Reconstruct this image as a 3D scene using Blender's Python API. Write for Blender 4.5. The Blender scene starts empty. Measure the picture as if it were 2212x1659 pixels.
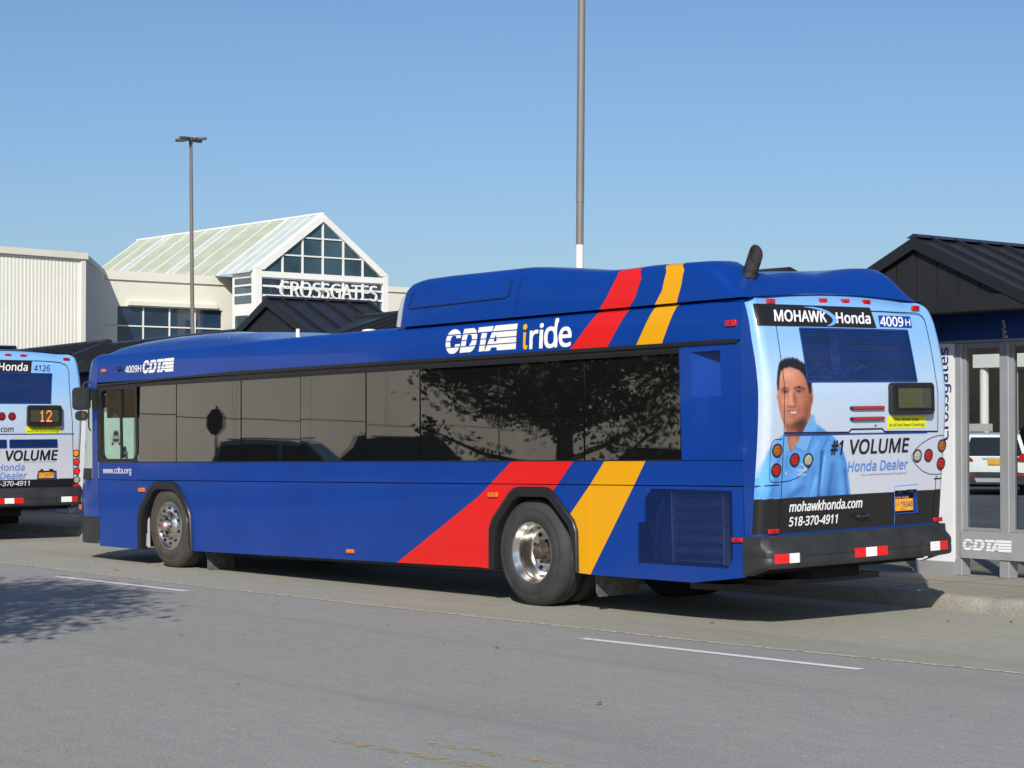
import bpy, bmesh, math, random
import numpy as np
from mathutils import Vector, Matrix, Euler, noise
from mathutils.geometry import tessellate_polygon

S = bpy.context.scene
# ------------------------------------------------------------------ camera
cam = bpy.data.cameras.new('camera'); camo = bpy.data.objects.new('camera', cam)
S.collection.objects.link(camo); S.camera = camo
camo.location = (12.3795, -13.1385, 1.8159)
camo.rotation_euler = (math.pi/2 + .0212, 0, .8790)
cam.sensor_fit = 'HORIZONTAL'; cam.sensor_width = 36
cam.lens = 36 * 4350.9 / 2212.0
cam.clip_start = .1; cam.clip_end = 3000
# ------------------------------------------------------------------ world / sun
W = bpy.data.worlds.new('World'); S.world = W; W.use_nodes = True
nt = W.node_tree; nt.nodes.clear()
sky = nt.nodes.new('ShaderNodeTexSky'); sky.sky_type = 'NISHITA'; sky.sun_disc = False
SUN_AZ = math.atan2(-.73, .68); SUN_EL = math.radians(31)
sky.sun_elevation = SUN_EL; sky.sun_rotation = math.pi/2 - SUN_AZ
sky.air_density = 1.0; sky.dust_density = 1.1; sky.ozone_density = 3.5; sky.altitude = 100
bg = nt.nodes.new('ShaderNodeBackground'); bg.inputs[1].default_value = .093
wo = nt.nodes.new('ShaderNodeOutputWorld')
tint = nt.nodes.new('ShaderNodeMix'); tint.data_type = 'RGBA'; tint.blend_type = 'MULTIPLY'; tint.inputs[0].default_value = 1; tint.inputs[7].default_value = (.89, .985, 1.12, 1)
nt.links.new(sky.outputs[0], tint.inputs[6]); nt.links.new(tint.outputs[2], bg.inputs[0]); nt.links.new(bg.outputs[0], wo.inputs[0])
sl = bpy.data.lights.new('sun', 'SUN'); sl.energy = 4.8; sl.angle = math.radians(.53); sl.color = (1, .945, .865)
so = bpy.data.objects.new('sun', sl); S.collection.objects.link(so); so.location = (10, -20, 30)
sd = Vector((math.cos(SUN_EL)*math.cos(SUN_AZ), math.cos(SUN_EL)*math.sin(SUN_AZ), math.sin(SUN_EL)))
so.rotation_euler = sd.to_track_quat('Z', 'Y').to_euler()
S.view_settings.view_transform = 'Standard'; S.view_settings.look = 'None'
S.view_settings.exposure = 0; S.view_settings.gamma = 1; S.view_settings.use_curve_mapping = False
S.render.engine = 'CYCLES'
try:
    S.cycles.use_denoising = True; S.cycles.max_bounces = 8
except Exception: pass
random.seed(7); rng = np.random.default_rng(7)
R = random.uniform

# ------------------------------------------------------------------ materials
def lin(c):
    return tuple(((v/12.92) if v <= .04045 else ((v+.055)/1.055)**2.4) for v in c)
def srgb(r, g, b): return lin((r/255, g/255, b/255))
def newmat(name):
    m = bpy.data.materials.new(name); m.use_nodes = True
    return m, m.node_tree, m.node_tree.nodes['Principled BSDF']
def nd(t, kind, **kw):
    n = t.nodes.new(kind)
    for k, v in kw.items(): setattr(n, k, v)
    return n
def setc(t, sock, col):
    if isinstance(col, bpy.types.NodeSocket): t.links.new(col, sock)
    else: sock.default_value = (*col[:3], 1)
def mixc(t, fac, a, b, mode='MIX'):
    n = nd(t, 'ShaderNodeMix', data_type='RGBA', blend_type=mode)
    if isinstance(fac, bpy.types.NodeSocket): t.links.new(fac, n.inputs[0])
    else: n.inputs[0].default_value = fac
    setc(t, n.inputs[6], a); setc(t, n.inputs[7], b)
    return n.outputs[2]
def noisef(t, scale, detail=3, lo=.35, hi=.65, vec=None, sx=None, kind='ShaderNodeTexNoise'):
    tc = nd(t, 'ShaderNodeTexCoord')
    n = nd(t, kind); n.inputs['Scale'].default_value = scale
    if kind == 'ShaderNodeTexNoise': n.inputs['Detail'].default_value = detail
    src = tc.outputs['Object']
    if sx:
        mp = nd(t, 'ShaderNodeMapping'); mp.inputs['Scale'].default_value = sx
        t.links.new(src, mp.inputs[0]); src = mp.outputs[0]
    t.links.new(src, n.inputs['Vector'])
    mr = nd(t, 'ShaderNodeMapRange'); mr.inputs[1].default_value = lo; mr.inputs[2].default_value = hi
    t.links.new(n.outputs[0], mr.inputs[0])
    return mr.outputs[0]
def bump(t, b, fac, strength, dist):
    n = nd(t, 'ShaderNodeBump'); n.inputs['Strength'].default_value = strength; n.inputs['Distance'].default_value = dist
    t.links.new(fac, n.inputs['Height']); t.links.new(n.outputs[0], b.inputs['Normal'])
def mat(name, col, rough=.6, metal=0., coat=0., var=.12, scale=3., bmp=0., bscale=40., emit=None, es=0., ior=None, trans=0., alpha=1.):
    m, t, b = newmat(name)
    dark = tuple(c*(1-var) for c in col); lite = tuple(min(1, c*(1+var*.6)) for c in col)
    if var > 0: setc(t, b.inputs['Base Color'], mixc(t, noisef(t, scale, 4), dark, lite))
    else: setc(t, b.inputs['Base Color'], col)
    b.inputs['Roughness'].default_value = rough; b.inputs['Metallic'].default_value = metal
    b.inputs['Coat Weight'].default_value = coat; b.inputs['Coat Roughness'].default_value = .04
    if ior: b.inputs['IOR'].default_value = ior
    if trans: b.inputs['Transmission Weight'].default_value = trans
    if alpha < 1: b.inputs['Alpha'].default_value = alpha
    if bmp: bump(t, b, noisef(t, bscale, 3, 0, 1), bmp, .01)
    if emit: b.inputs['Emission Color'].default_value = (*emit, 1); b.inputs['Emission Strength'].default_value = es
    return m

BLUE = (.0022, .040, .255)
def bus_paint():
    """blue body paint with the red and yellow slanted stripes, painted in bus coordinates x(z)"""
    m, t, b = newmat('bus_paint')
    tc = nd(t, 'ShaderNodeTexCoord'); sp = nd(t, 'ShaderNodeSeparateXYZ'); t.links.new(tc.outputs['Object'], sp.inputs[0])
    X, Z = sp.outputs[0], sp.outputs[2]
    nz = nd(t, 'ShaderNodeMapRange'); nz.inputs[1].default_value = 0; nz.inputs[2].default_value = 4
    t.links.new(Z, nz.inputs[0])
    def edge(pts):
        fc = nd(t, 'ShaderNodeFloatCurve')
        c = fc.mapping.curves[0]
        P = [(z/4, (x+8)/8) for z, x in pts]
        c.points[0].location = P[0]; c.points[1].location = P[-1]
        for p in P[1:-1]: c.points.new(*p)
        for p in c.points: p.handle_type = 'VECTOR'
        fc.mapping.update()
        t.links.new(nz.outputs[0], fc.inputs[1])
        mu = nd(t, 'ShaderNodeMath', operation='MULTIPLY_ADD'); mu.inputs[1].default_value = 8; mu.inputs[2].default_value = -8
        t.links.new(fc.outputs[0], mu.inputs[0]); return mu.outputs[0]
    def band(l, r):
        a = nd(t, 'ShaderNodeMath', operation='GREATER_THAN'); t.links.new(X, a.inputs[0]); t.links.new(l, a.inputs[1])
        c = nd(t, 'ShaderNodeMath', operation='LESS_THAN'); t.links.new(X, c.inputs[0]); t.links.new(r, c.inputs[1])
        q = nd(t, 'ShaderNodeMath', operation='MULTIPLY'); t.links.new(a.outputs[0], q.inputs[0]); t.links.new(c.outputs[0], q.inputs[1])
        return q.outputs[0]
    rl = edge([(0, -6.16), (.418, -5.43), (1.156, -3.978), (1.289, -3.779), (1.521, -3.425), (2.619, -2.489), (2.978, -2.093), (3.1, -1.985), (3.289, -1.87), (3.40, -1.90), (4, -1.9)])
    rr = edge([(0, -4.4), (.418, -3.8), (1.232, -2.787), (1.287, -2.724), (1.52, -2.48), (2.625, -1.941), (2.978, -1.667), (3.065, -1.585), (3.255, -1.515), (3.385, -1.6), (4, -1.6)])
    yl = edge([(0, -3.55), (1.003, -2.539), (1.29, -2.24), (1.52, -2.023), (2.618, -1.54), (2.973, -1.315), (3.116, -1.215), (3.29, -1.185), (3.396, -1.28), (4, -1.28)])
    yr = edge([(0, -2.57), (.409, -2.272), (.989, -1.836), (1.294, -1.61), (1.52, -1.447), (2.63, -1.184), (2.971, -1.015), (3.149, -.962), (3.289, -.95), (3.386, -1.06), (4, -1.06)])
    base = mixc(t, noisef(t, .9, 4, .3, .7), tuple(c*.93 for c in BLUE), tuple(c*1.07 for c in BLUE))
    c1 = mixc(t, band(rl, rr), base, (.67, .013, .011))
    c2 = mixc(t, band(yl, yr), c1, (.72, .335, .003))
    fy = nd(t, 'ShaderNodeMath', operation='GREATER_THAN'); fy.inputs[1].default_value = 1.15; t.links.new(sp.outputs[1], fy.inputs[0]); c2 = mixc(t, fy.outputs[0], c2, base)
    # road film that gathers toward the skirt
    gr = nd(t, 'ShaderNodeMapRange'); gr.inputs[1].default_value = .95; gr.inputs[2].default_value = .38; gr.inputs[3].default_value = 0; gr.inputs[4].default_value = .06
    t.links.new(Z, gr.inputs[0])
    gm = nd(t, 'ShaderNodeMath', operation='MULTIPLY'); t.links.new(gr.outputs[0], gm.inputs[0]); t.links.new(noisef(t, 2.2, 6, .3, .7, sx=(1, 1, .5)), gm.inputs[1])
    c3 = mixc(t, gm.outputs[0], c2, (.18, .16, .13))
    setc(t, b.inputs['Base Color'], c3)
    b.inputs['Roughness'].default_value = .36; b.inputs['Coat Weight'].default_value = .38; b.inputs['Specular IOR Level'].default_value = .2; b.inputs['Coat Roughness'].default_value = .05
    bump(t, b, noisef(t, 1.6, 2, 0, 1, sx=(.6, 1, 1.2)), .25, .012)
    return m
M = {}
M['paint'] = bus_paint()
M['blue'] = mat('blue_paint', BLUE, .32, coat=.7, var=.06)
M['bluedk'] = mat('dark_blue_trim', (.012, .05, .25), .4, var=.05)
M['black'] = mat('black_plastic', (.017, .017, .018), .45, var=.2, scale=6)
M['trim'] = mat('black_trim_rail', (.014, .014, .015), .35, var=.1)
M['bumper'] = mat('bumper_rubber', (.028, .029, .03), .5, var=.25, scale=4, bmp=.1, bscale=60)
M['gap'] = mat('panel_gap', (.004, .006, .012), .9, var=0)
M['void'] = mat('dark_interior', (.006, .006, .007), .9, var=0)
M['glassdk'] = mat('tinted_glass', (.006, .0065, .006), .015, var=0, ior=1.5, coat=1.)
M['glassdk'].node_tree.nodes['Principled BSDF'].inputs['Coat IOR'].default_value = 1.56
M['glassdk'].node_tree.nodes['Principled BSDF'].inputs['Coat Roughness'].default_value = .01
bump(M['glassdk'].node_tree, M['glassdk'].node_tree.nodes['Principled BSDF'], noisef(M['glassdk'].node_tree, .8, 1, 0, 1, sx=(1, 1, .7)), .35, .01)
def clear(name, tint, fac=.12):
    m, t, b = newmat(name); t.nodes.remove(b)
    tr = nd(t, 'ShaderNodeBsdfTransparent'); tr.inputs[0].default_value = (*tint, 1)
    gl = nd(t, 'ShaderNodeBsdfGlossy'); gl.inputs['Roughness'].default_value = .01
    lw = nd(t, 'ShaderNodeLayerWeight'); pw = nd(t, 'ShaderNodeMath', operation='POWER'); pw.inputs[1].default_value = 4; t.links.new(lw.outputs[1], pw.inputs[0]); fr = nd(t, 'ShaderNodeMath', operation='MULTIPLY_ADD'); fr.inputs[1].default_value = .6; fr.inputs[2].default_value = .035; t.links.new(pw.outputs[0], fr.inputs[0])
    mx = nd(t, 'ShaderNodeMixShader'); t.links.new(fr.outputs[0], mx.inputs[0]); t.links.new(tr.outputs[0], mx.inputs[1]); t.links.new(gl.outputs[0], mx.inputs[2])
    t.links.new(mx.outputs[0], t.nodes['Material Output'].inputs[0]); return m
M['clear'] = clear('clear_glass', (.86, .93, .9))
M['shglass'] = clear('shelter_glass', (.8, .83, .82))
M['rubber'] = mat('tyre_rubber', (.036, .036, .037), .75, var=.25, scale=5, bmp=.25, bscale=50)
M['rubber2'] = mat('dusty_tyre_rubber', (.062, .052, .043), .85, var=.25, scale=6, bmp=.2, bscale=50)
M['alu'] = mat('polished_aluminium', (.75, .73, .69), .2, metal=1, var=.15, scale=9)
M['alu2'] = mat('brushed_aluminium', (.62, .60, .57), .38, metal=.9, var=.25, scale=12)
M['steel'] = mat('rusty_hub_steel', (.10, .075, .06), .6, metal=.4, var=.5, scale=25)
M['white'] = mat('white_vinyl', (.83, .82, .78), .4, coat=.3, var=.02)
M['printwhite'] = mat('white_print', (.80, .80, .82), .4, var=.0)
M['printblack'] = mat('black_print', (.016, .014, .015), .4, var=.0)
M['printblue'] = mat('blue_print', (.12, .27, .62), .4, var=.0)
M['navy'] = mat('navy_print', (.012, .04, .16), .45, var=.0)
M['yellowletter'] = mat('yellow_vinyl', (.83, .40, .004), .4, var=.0)
M['redlens'] = mat('red_lens', (.55, .008, .012), .15, coat=1, var=.3, scale=60)
M['redlens2'] = mat('red_led_lens', (.36, .006, .01), .12, coat=1, var=.7, scale=90)
M['amberlens'] = mat('amber_lens', (.75, .17, .008), .15, coat=1, var=.4, scale=60)
M['amberround'] = mat('dark_amber_lens', (.42, .12, .008), .15, coat=.8, var=.6, scale=90)
M['clearlens'] = mat('clear_lens', (.42, .43, .36), .15, coat=1, var=.3, scale=60)
M['ledred'] = mat('lit_red_led', (.8, .03, .02), .3, emit=(1, .03, .03), es=1.2, var=0)
M['ledamber'] = mat('lit_amber_led', (.8, .25, .02), .3, emit=(1, .28, .02), es=1.4, var=0)
M['ledsign'] = mat('lit_orange_digits', (.8, .2, .02), .3, emit=(1, .22, .03), es=1.1, var=0)
M['tapered'] = mat('red_reflective_tape', (.75, .012, .012), .3, coat=.5, var=.05)
M['tapewhite'] = mat('white_reflective_tape', (.85, .86, .84), .3, coat=.5, var=.03)
M['sticker'] = mat('yellow_sticker', (.78, .80, .03), .5, var=.03)
M['brown'] = mat('brown_print', (.10, .06, .01), .5, var=0)
M['plate'] = mat('orange_licence_plate', (.85, .38, .02), .4, var=.04)
M['screen'] = mat('sign_screen', (.05, .052, .035), .2, coat=.6, var=.2, scale=20)
M['screenrow'] = mat('sign_screen_row', (.13, .13, .03), .4, var=.2)
M['flap'] = mat('rubber_flap', (.11, .11, .10), .8, var=.35, scale=12)
M['silver'] = mat('silver_edge_trim', (.42, .43, .46), .4, metal=.2, var=.08)
M['exhaust'] = mat('sooty_exhaust', (.055, .05, .045), .6, metal=.5, var=.5, scale=12)
M['poleg'] = mat('bronze_grey_pole', (.215, .20, .178), .5, metal=.15, var=.06, scale=2)
M['poled'] = mat('brown_lamp_pole', (.16, .14, .12), .6, var=.06, scale=2)
M['polew'] = mat('white_pole_paint', (.8, .8, .77), .5, var=.04)
M['head'] = mat('lamp_head_metal', (.07, .065, .065), .5, var=.1)
M['roofm'] = mat('dark_bronze_roof_metal', (.020, .021, .024), .42, metal=.0, coat=.15, var=.12, scale=2)
M['seam'] = mat('dark_roof_seam', (.014, .0145, .016), .45, var=.1)
M['gable'] = mat('dark_gable_panel', (.016, .0165, .0175), .55, var=.12, scale=2)
M['fascia'] = mat('blue_fascia', (.014, .05, .20), .4, coat=.2, var=.06)
M['shgrey'] = mat('shelter_grey_metal', (.31, .32, .335), .45, metal=.15, var=.06)
M['shpanel'] = mat('shelter_grey_panel', (.30, .305, .31), .5, var=.08)
M['board'] = mat('sign_board_white', (.74, .745, .755), .5, var=.04)
M['concrete'] = None

def ground_mat(name, c1, c2, c3, speck, cracks=False, stain=(.1, .1, .1), streak=.35):
    m, t, b = newmat(name)
    base = mixc(t, noisef(t, .45, 6, .3, .7, sx=(.5, 1.4, 1)), c1, c2)
    fine = mixc(t, noisef(t, 60, 3, .3, .75), tuple(c*.5 for c in c1), tuple(min(1, c*1.45) for c in c2))
    mid = mixc(t, noisef(t, 7, 5, .3, .7, sx=(.5, 1.3, 1)), tuple(c*.82 for c in c1), tuple(min(1, c*1.12) for c in c2))
    mix0 = mixc(t, .45, base, mid); mix1 = mixc(t, .42, mix0, fine)
    sp = mixc(t, noisef(t, 26, 2, .66, .74), mix1, speck)
    s2 = mixc(t, noisef(t, 38, 2, .34, .28), sp, tuple(c*.45 for c in c1))
    stf = noisef(t, .35, 5, .52, .75, sx=(.25, 1.1, 1))
    mu = nd(t, 'ShaderNodeMath', operation='MULTIPLY'); mu.inputs[1].default_value = streak; t.links.new(stf, mu.inputs[0])
    s3 = mixc(t, mu.outputs[0], s2, c3)
    s3 = mixc(t, noisef(t, .8, 3, .55, 1.15, sx=(.05, 1.6, 1)), s3, tuple(c*.78 for c in c3))
    setc(t, b.inputs['Base Color'], s3)
    b.inputs['Roughness'].default_value = .85
    bump(t, b, noisef(t, 45, 4, 0, 1), .55, .012)
    return m
M['asphalt'] = ground_mat('aged_asphalt', (.275, .268, .246), (.332, .324, .298), (.19, .186, .172), (.5, .48, .42))
M['concrete'] = ground_mat('worn_concrete', (.30, .29, .235), (.37, .355, .29), (.22, .21, .16), (.42, .40, .34), streak=.6)
M['kerb'] = ground_mat('kerb_concrete', (.26, .245, .205), (.36, .34, .29), (.17, .155, .12), (.45, .42, .34), streak=.7)
M['walk'] = ground_mat('sidewalk_concrete', (.27, .25, .195), (.34, .315, .25), (.2, .185, .14), (.40, .37, .3), streak=.5)
M['lot'] = mat('car_park_asphalt', (.10, .10, .105), .9, var=.2, scale=.5)
def worn(name, col, under, lo, hi, scale=14):
    m, t, b = newmat(name); setc(t, b.inputs['Base Color'], col); b.inputs['Roughness'].default_value = .8
    tr = nd(t, 'ShaderNodeBsdfTransparent'); mx = nd(t, 'ShaderNodeMixShader')
    t.links.new(noisef(t, scale, 5, lo, hi, sx=(.6, 2, 1)), mx.inputs[0]); t.links.new(tr.outputs[0], mx.inputs[1]); t.links.new(b.outputs[0], mx.inputs[2])
    t.links.new(mx.outputs[0], t.nodes['Material Output'].inputs[0]); return m
M['lineW'] = worn('white_road_paint', (.72, .72, .70), None, .24, .42)
M['lineY'] = worn('worn_yellow_road_paint', (.50, .37, .12), None, .48, .66, 16)
M['joint'] = worn('crumbling_joint_edge', (.60, .56, .42), None, .40, .50, 20)
M['mallwall'] = mat('mall_cream_wall', (.73, .71, .60), .8, var=.04, scale=.4)
M['mallwhite'] = mat('mall_white_frame', (.80, .795, .75), .6, var=.04, scale=.6)
M['mallrib'] = mat('roof_rib_paint', (.70, .70, .62), .6, var=.04)
M['mallgrey'] = mat('mall_grey_wall', (.55, .54, .50), .8, var=.05, scale=.4)
def ribbed():
    m = mat('ribbed_cream_wall', (.80, .785, .68), .8, var=.05, scale=.4); return m
M['ribbed'] = ribbed()
M['mallglass'] = mat('mall_teal_glass', (.035, .075, .095), .08, coat=.6, var=.45, scale=.35)
M['mallglass2'] = mat('mall_blue_glass', (.02, .045, .085), .06, coat=.8, var=.4, scale=.3)
M['roofp'] = mat('translucent_roof_panel', (.50, .54, .40), .5, var=.08, scale=.7)
M['roofp2'] = mat('faded_roof_panel', (.53, .545, .44), .5, var=.08, scale=.7)
M['roofc'] = mat('clear_roof_panel', (.58, .64, .60), .45, coat=.0, var=.10, scale=.7)
M['oppwall'] = mat('opposite_store_wall', (.60, .56, .47), .85, var=.06, scale=.3)
M['brick'] = mat('brick_wall', (.30, .20, .12), .85, var=.3, scale=6)
M['leaf'] = mat('oak_leaf', (.035, .055, .016), .55, var=.5, scale=2)
M['bark'] = mat('bark', (.07, .055, .04), .9, var=.4, scale=8, bmp=.6, bscale=20)

# ------------------------------------------------------------------ mesh helpers
class MB:
    def __init__(s): s.v = []; s.f = []; s.m = []; s.cur = 0
    def add(s, vs, fs):
        o = len(s.v); s.v += [tuple(v) for v in vs]; s.f += [tuple(i+o for i in f) for f in fs]; s.m += [s.cur]*len(fs)
        return s
    def box(s, x0, x1, y0, y1, z0, z1):
        v = [(x, y, z) for x in (x0, x1) for y in (y0, y1) for z in (z0, z1)]
        return s.add(v, [(0, 1, 3, 2), (4, 6, 7, 5), (0, 4, 5, 1), (2, 3, 7, 6), (0, 2, 6, 4), (1, 5, 7, 3)])
    def prism(s, poly, d0, d1, axis='y'):
        """polygon in the plane across axis, extruded d0..d1 ; poly coords: y->(x,z) x->(y,z) z->(x,y)"""
        def P(p, d): return {'y': (p[0], d, p[1]), 'x': (d, p[0], p[1]), 'z': (p[0], p[1], d)}[axis]
        n = len(poly); vs = [P(p, d0) for p in poly] + [P(p, d1) for p in poly]
        tri = tessellate_polygon([[Vector((p[0], p[1], 0)) for p in poly]])
        fs = [tuple(t) for t in tri] + [tuple(i+n for i in reversed(t)) for t in tri]
        fs += [(i, (i+1) % n, n+(i+1) % n, n+i) for i in range(n)]
        return s.add(vs, fs)
    def tube(s, pts, r, n=10, cap=True):
        rs = r if isinstance(r, (list, tuple)) else [r]*len(pts)
        P = [Vector(p) for p in pts]; vs = []; fs = []
        up = None
        for i, p in enumerate(P):
            d = (P[min(i+1, len(P)-1)] - P[max(i-1, 0)]).normalized()
            if up is None: up = Vector((0, 0, 1)) if abs(d.z) < .9 else Vector((1, 0, 0))
            a = d.cross(up).normalized(); b = a.cross(d).normalized(); up = b
            for k in range(n):
                q = p + (a*math.cos(2*math.pi*k/n) + b*math.sin(2*math.pi*k/n))*rs[i]; vs.append(q)
        for i in range(len(P)-1):
            for k in range(n):
                k2 = (k+1) % n; fs.append((i*n+k, i*n+k2, (i+1)*n+k2, (i+1)*n+k))
        if cap:
            fs.append(tuple(reversed(range(n)))); fs.append(tuple((len(P)-1)*n+k for k in range(n)))
        return s.add(vs, fs)
    def lathe(s, prof, c, axis='y', n=48, a0=0.):
        """prof: (r, d) along the axis"""
        vs = []; fs = []
        for r, d in prof:
            for k in range(n):
                t = 2*math.pi*k/n + a0; u, w = r*math.cos(t), r*math.sin(t)
                vs.append({'y': (c[0]+u, c[1]+d, c[2]+w), 'x': (c[0]+d, c[1]+u, c[2]+w), 'z': (c[0]+u, c[1]+w, c[2]+d)}[axis])
        for i in range(len(prof)-1):
            for k in range(n):
                k2 = (k+1) % n; fs.append((i*n+k, i*n+k2, (i+1)*n+k2, (i+1)*n+k))
        return s.add(vs, fs)
    def grid(s, fn, us, vs_, flip=False):
        a, b = len(us), len(vs_); V = [fn(u, v) for u in us for v in vs_]; F = []
        for i in range(a-1):
            for j in range(b-1):
                q = (i*b+j, (i+1)*b+j, (i+1)*b+j+1, i*b+j+1); F.append(q[::-1] if flip else q)
        return s.add(V, F)
    def build(s, name, m=None, parent=None, smooth=35, mats=None, loc=None):
        me = bpy.data.meshes.new(name); me.from_pydata(s.v, [], s.f)
        for k in (mats or [m]):
            if k: me.materials.append(k)
        if mats: me.polygons.foreach_set('material_index', s.m)
        bm = bmesh.new(); bm.from_mesh(me); bmesh.ops.remove_doubles(bm, verts=bm.verts, dist=1e-5)
        bmesh.ops.recalc_face_normals(bm, faces=bm.faces); bm.to_mesh(me); bm.free()
        if smooth:
            me.polygons.foreach_set('use_smooth', [True]*len(me.polygons)); me.set_sharp_from_angle(angle=math.radians(smooth))
        o = bpy.data.objects.new(name, me); S.collection.objects.link(o)
        if parent: o.parent = parent
        if loc: o.location = loc
        return o
def bevel(o, w=.01, seg=2):
    b = o.modifiers.new('bevel', 'BEVEL'); b.width = w; b.segments = seg; b.limit_method = 'ANGLE'; b.angle_limit = math.radians(40)
    b.harden_normals = False
    return o
def tag(o, label=None, cat=None, group=None, kind=None):
    if label: o['label'] = label
    if cat: o['category'] = cat
    if group: o['group'] = group
    if kind: o['kind'] = kind
    return o
def empty(name, loc=(0, 0, 0), rot=(0, 0, 0)):
    e = bpy.data.objects.new(name, None); S.collection.objects.link(e); e.location = loc; e.rotation_euler = rot; e.empty_display_size = .3
    return e
def lerp(x, xs, ys): return float(np.interp(x, xs, ys))

# ---- lettering
_tc = {}
try: FONT = bpy.data.fonts.load(bpy.utils.system_resource('DATAFILES', path='fonts') + '/NotoSansHebrew-Regular.woff2')
except Exception: FONT = None
def text2d(s, weight=0.):
    k = (s, weight)
    if k not in _tc:
        cu = bpy.data.curves.new('t', 'FONT'); cu.body = s; cu.fill_mode = 'FRONT'; cu.resolution_u = 4
        if FONT: cu.font = FONT
        o = bpy.data.objects.new('t', cu); S.collection.objects.link(o); dg = bpy.context.evaluated_depsgraph_get(); dg.update()
        me = bpy.data.meshes.new_from_object(o.evaluated_get(dg))
        v = np.array([q.co[:2] for q in me.vertices]); f = [tuple(p.vertices) for p in me.polygons]
        S.collection.objects.unlink(o); bpy.data.objects.remove(o); bpy.data.curves.remove(cu); bpy.data.meshes.remove(me)
        _tc[k] = (v, f)
    return _tc[k]
CAP = float(text2d('H')[0][:, 1].max())
def text(name, s, m, parent, place, h, width=None, weight=0., shear=0., thick=None, desc=False):
    """cap height h; place(u, v) -> point ; u to the right, v up from the baseline"""
    v, f = text2d(s); v = v*(h/CAP); d = weight*.42*h/CAP
    x0, x1 = v[:, 0].min(), v[:, 0].max(); sx = ((width-2*d)/(x1-x0)) if width else 1.
    if d > 0 and not thick:      # heavier strokes: the same glyphs laid side by side, each a hair above the last
        mb = MB()
        for k, (dx, dy) in enumerate(((0, 0), (d, 0), (-d, 0), (d*.6, d*.7), (-d*.6, d*.7), (d*.6, -d*.7), (-d*.6, -d*.7))):
            q = [place((p[0]-x0)*sx+d+dx+shear*p[1], p[1]+dy) for p in v]; c = q[0]
            up = place(0., 0.); lift = .00022*k
            if abs(Vector(place(1., 0.)).x-up[0]) > .5: q = [(a, y-lift, z) for a, y, z in q]
            else: q = [(a+lift, y, z) for a, y, z in q] if abs(Vector(place(1., 0.)).y-up[1]) > .5 else [(a, y-lift, z) for a, y, z in q]
            mb.add(q, f)
        return mb.build(name, m, parent, smooth=0)
    mb = MB()
    pts = [((p[0]-x0)*sx + shear*p[1], p[1]) for p in v]
    if thick:
        n = len(pts); q = [place(u, w, 0) for u, w in pts] + [place(u, w, thick) for u, w in pts]
        from collections import Counter
        ec = Counter()
        for fc in f:
            for i in range(len(fc)): ec[tuple(sorted((fc[i], fc[(i+1) % len(fc)])))] += 1
        F = [tuple(fc) for fc in f] + [tuple(i+n for i in fc[::-1]) for fc in f]
        F += [(a, b, b+n, a+n) for (a, b), c in ec.items() if c == 1]
        mb.add(q, F)
    else: mb.add([place(u, w) for u, w in pts], f)
    return mb.build(name, m, parent, smooth=0)

def clip(tri, lo, hi, ax=1):
    def half(poly, val, keep):
        out = []
        for i in range(len(poly)):
            a, b = poly[i], poly[(i+1) % len(poly)]
            ia, ib = keep(a[ax], val), keep(b[ax], val)
            if ia: out.append(a)
            if ia != ib:
                t = (val-a[ax])/(b[ax]-a[ax]); out.append((a[0]+(b[0]-a[0])*t, a[1]+(b[1]-a[1])*t))
        return out
    p = half(tri, lo, lambda c, v: c >= v)
    if p: p = half(p, hi, lambda c, v: c <= v)
    return p
def logo_polys():
    def N(x, y): return ((x-105)/1152*4.45, ((683-(x-343)*.0695)-y)/438)
    C = [(357, 415), (355, 350), (330, 303), (290, 272), (240, 262), (190, 280), (150, 325), (130, 375), (112, 430), (105, 490), (105, 550), (115, 600), (135, 650), (165, 688), (210, 702), (265, 688), (308, 645), (333, 595), (350, 522), (268, 530), (256, 580), (200, 590), (186, 560), (180, 500), (188, 440), (212, 380), (278, 378), (280, 425)]
    D = [(400, 262), (560, 248), (598, 280), (618, 330), (628, 390), (625, 450), (615, 520), (595, 580), (560, 640), (520, 668), (343, 683)]
    Dh = [(467, 366), (522, 360), (540, 400), (545, 440), (535, 490), (512, 530), (498, 562), (441, 568)]
    T1 = [(640, 240), (878, 218), (862, 318), (630, 338)]
    T2 = [(698, 343), (785, 338), (752, 652), (658, 662)]
    A = [(905, 213), (1257, 185), (1252, 621), (955, 641), (945, 585), (862, 592), (842, 648), (755, 655)]
    Ah = [(932, 360), (945, 482), (893, 488)]
    tris = []
    for outer, hole in ((C, None), (D, Dh), (T1, None), (T2, None), (A, Ah)):
        loops = [[Vector((*N(*p), 0)) for p in outer]]
        if hole: loops.append([Vector((*N(*p), 0)) for p in hole])
        flat = [v for l in loops for v in l]
        for t in tessellate_polygon(loops): tris.append([(flat[i].x, flat[i].y) for i in t])
    out = []
    for lo, hi in ((-.1, .225), (.265, .468), (.508, .722), (.768, 1.1)):
        for t in tris:
            p = clip(t, lo, hi)
            if p and len(p) > 2: out.append(p)
    return out
LOGO = logo_polys()
def logo(name, m, parent, place, h, w):
    mb = MB()
    for p in LOGO: mb.add([place(u/4.45*w, v*h) for u, v in p], [tuple(range(len(p)))])
    return mb.build(name, m, parent, smooth=0)
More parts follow.
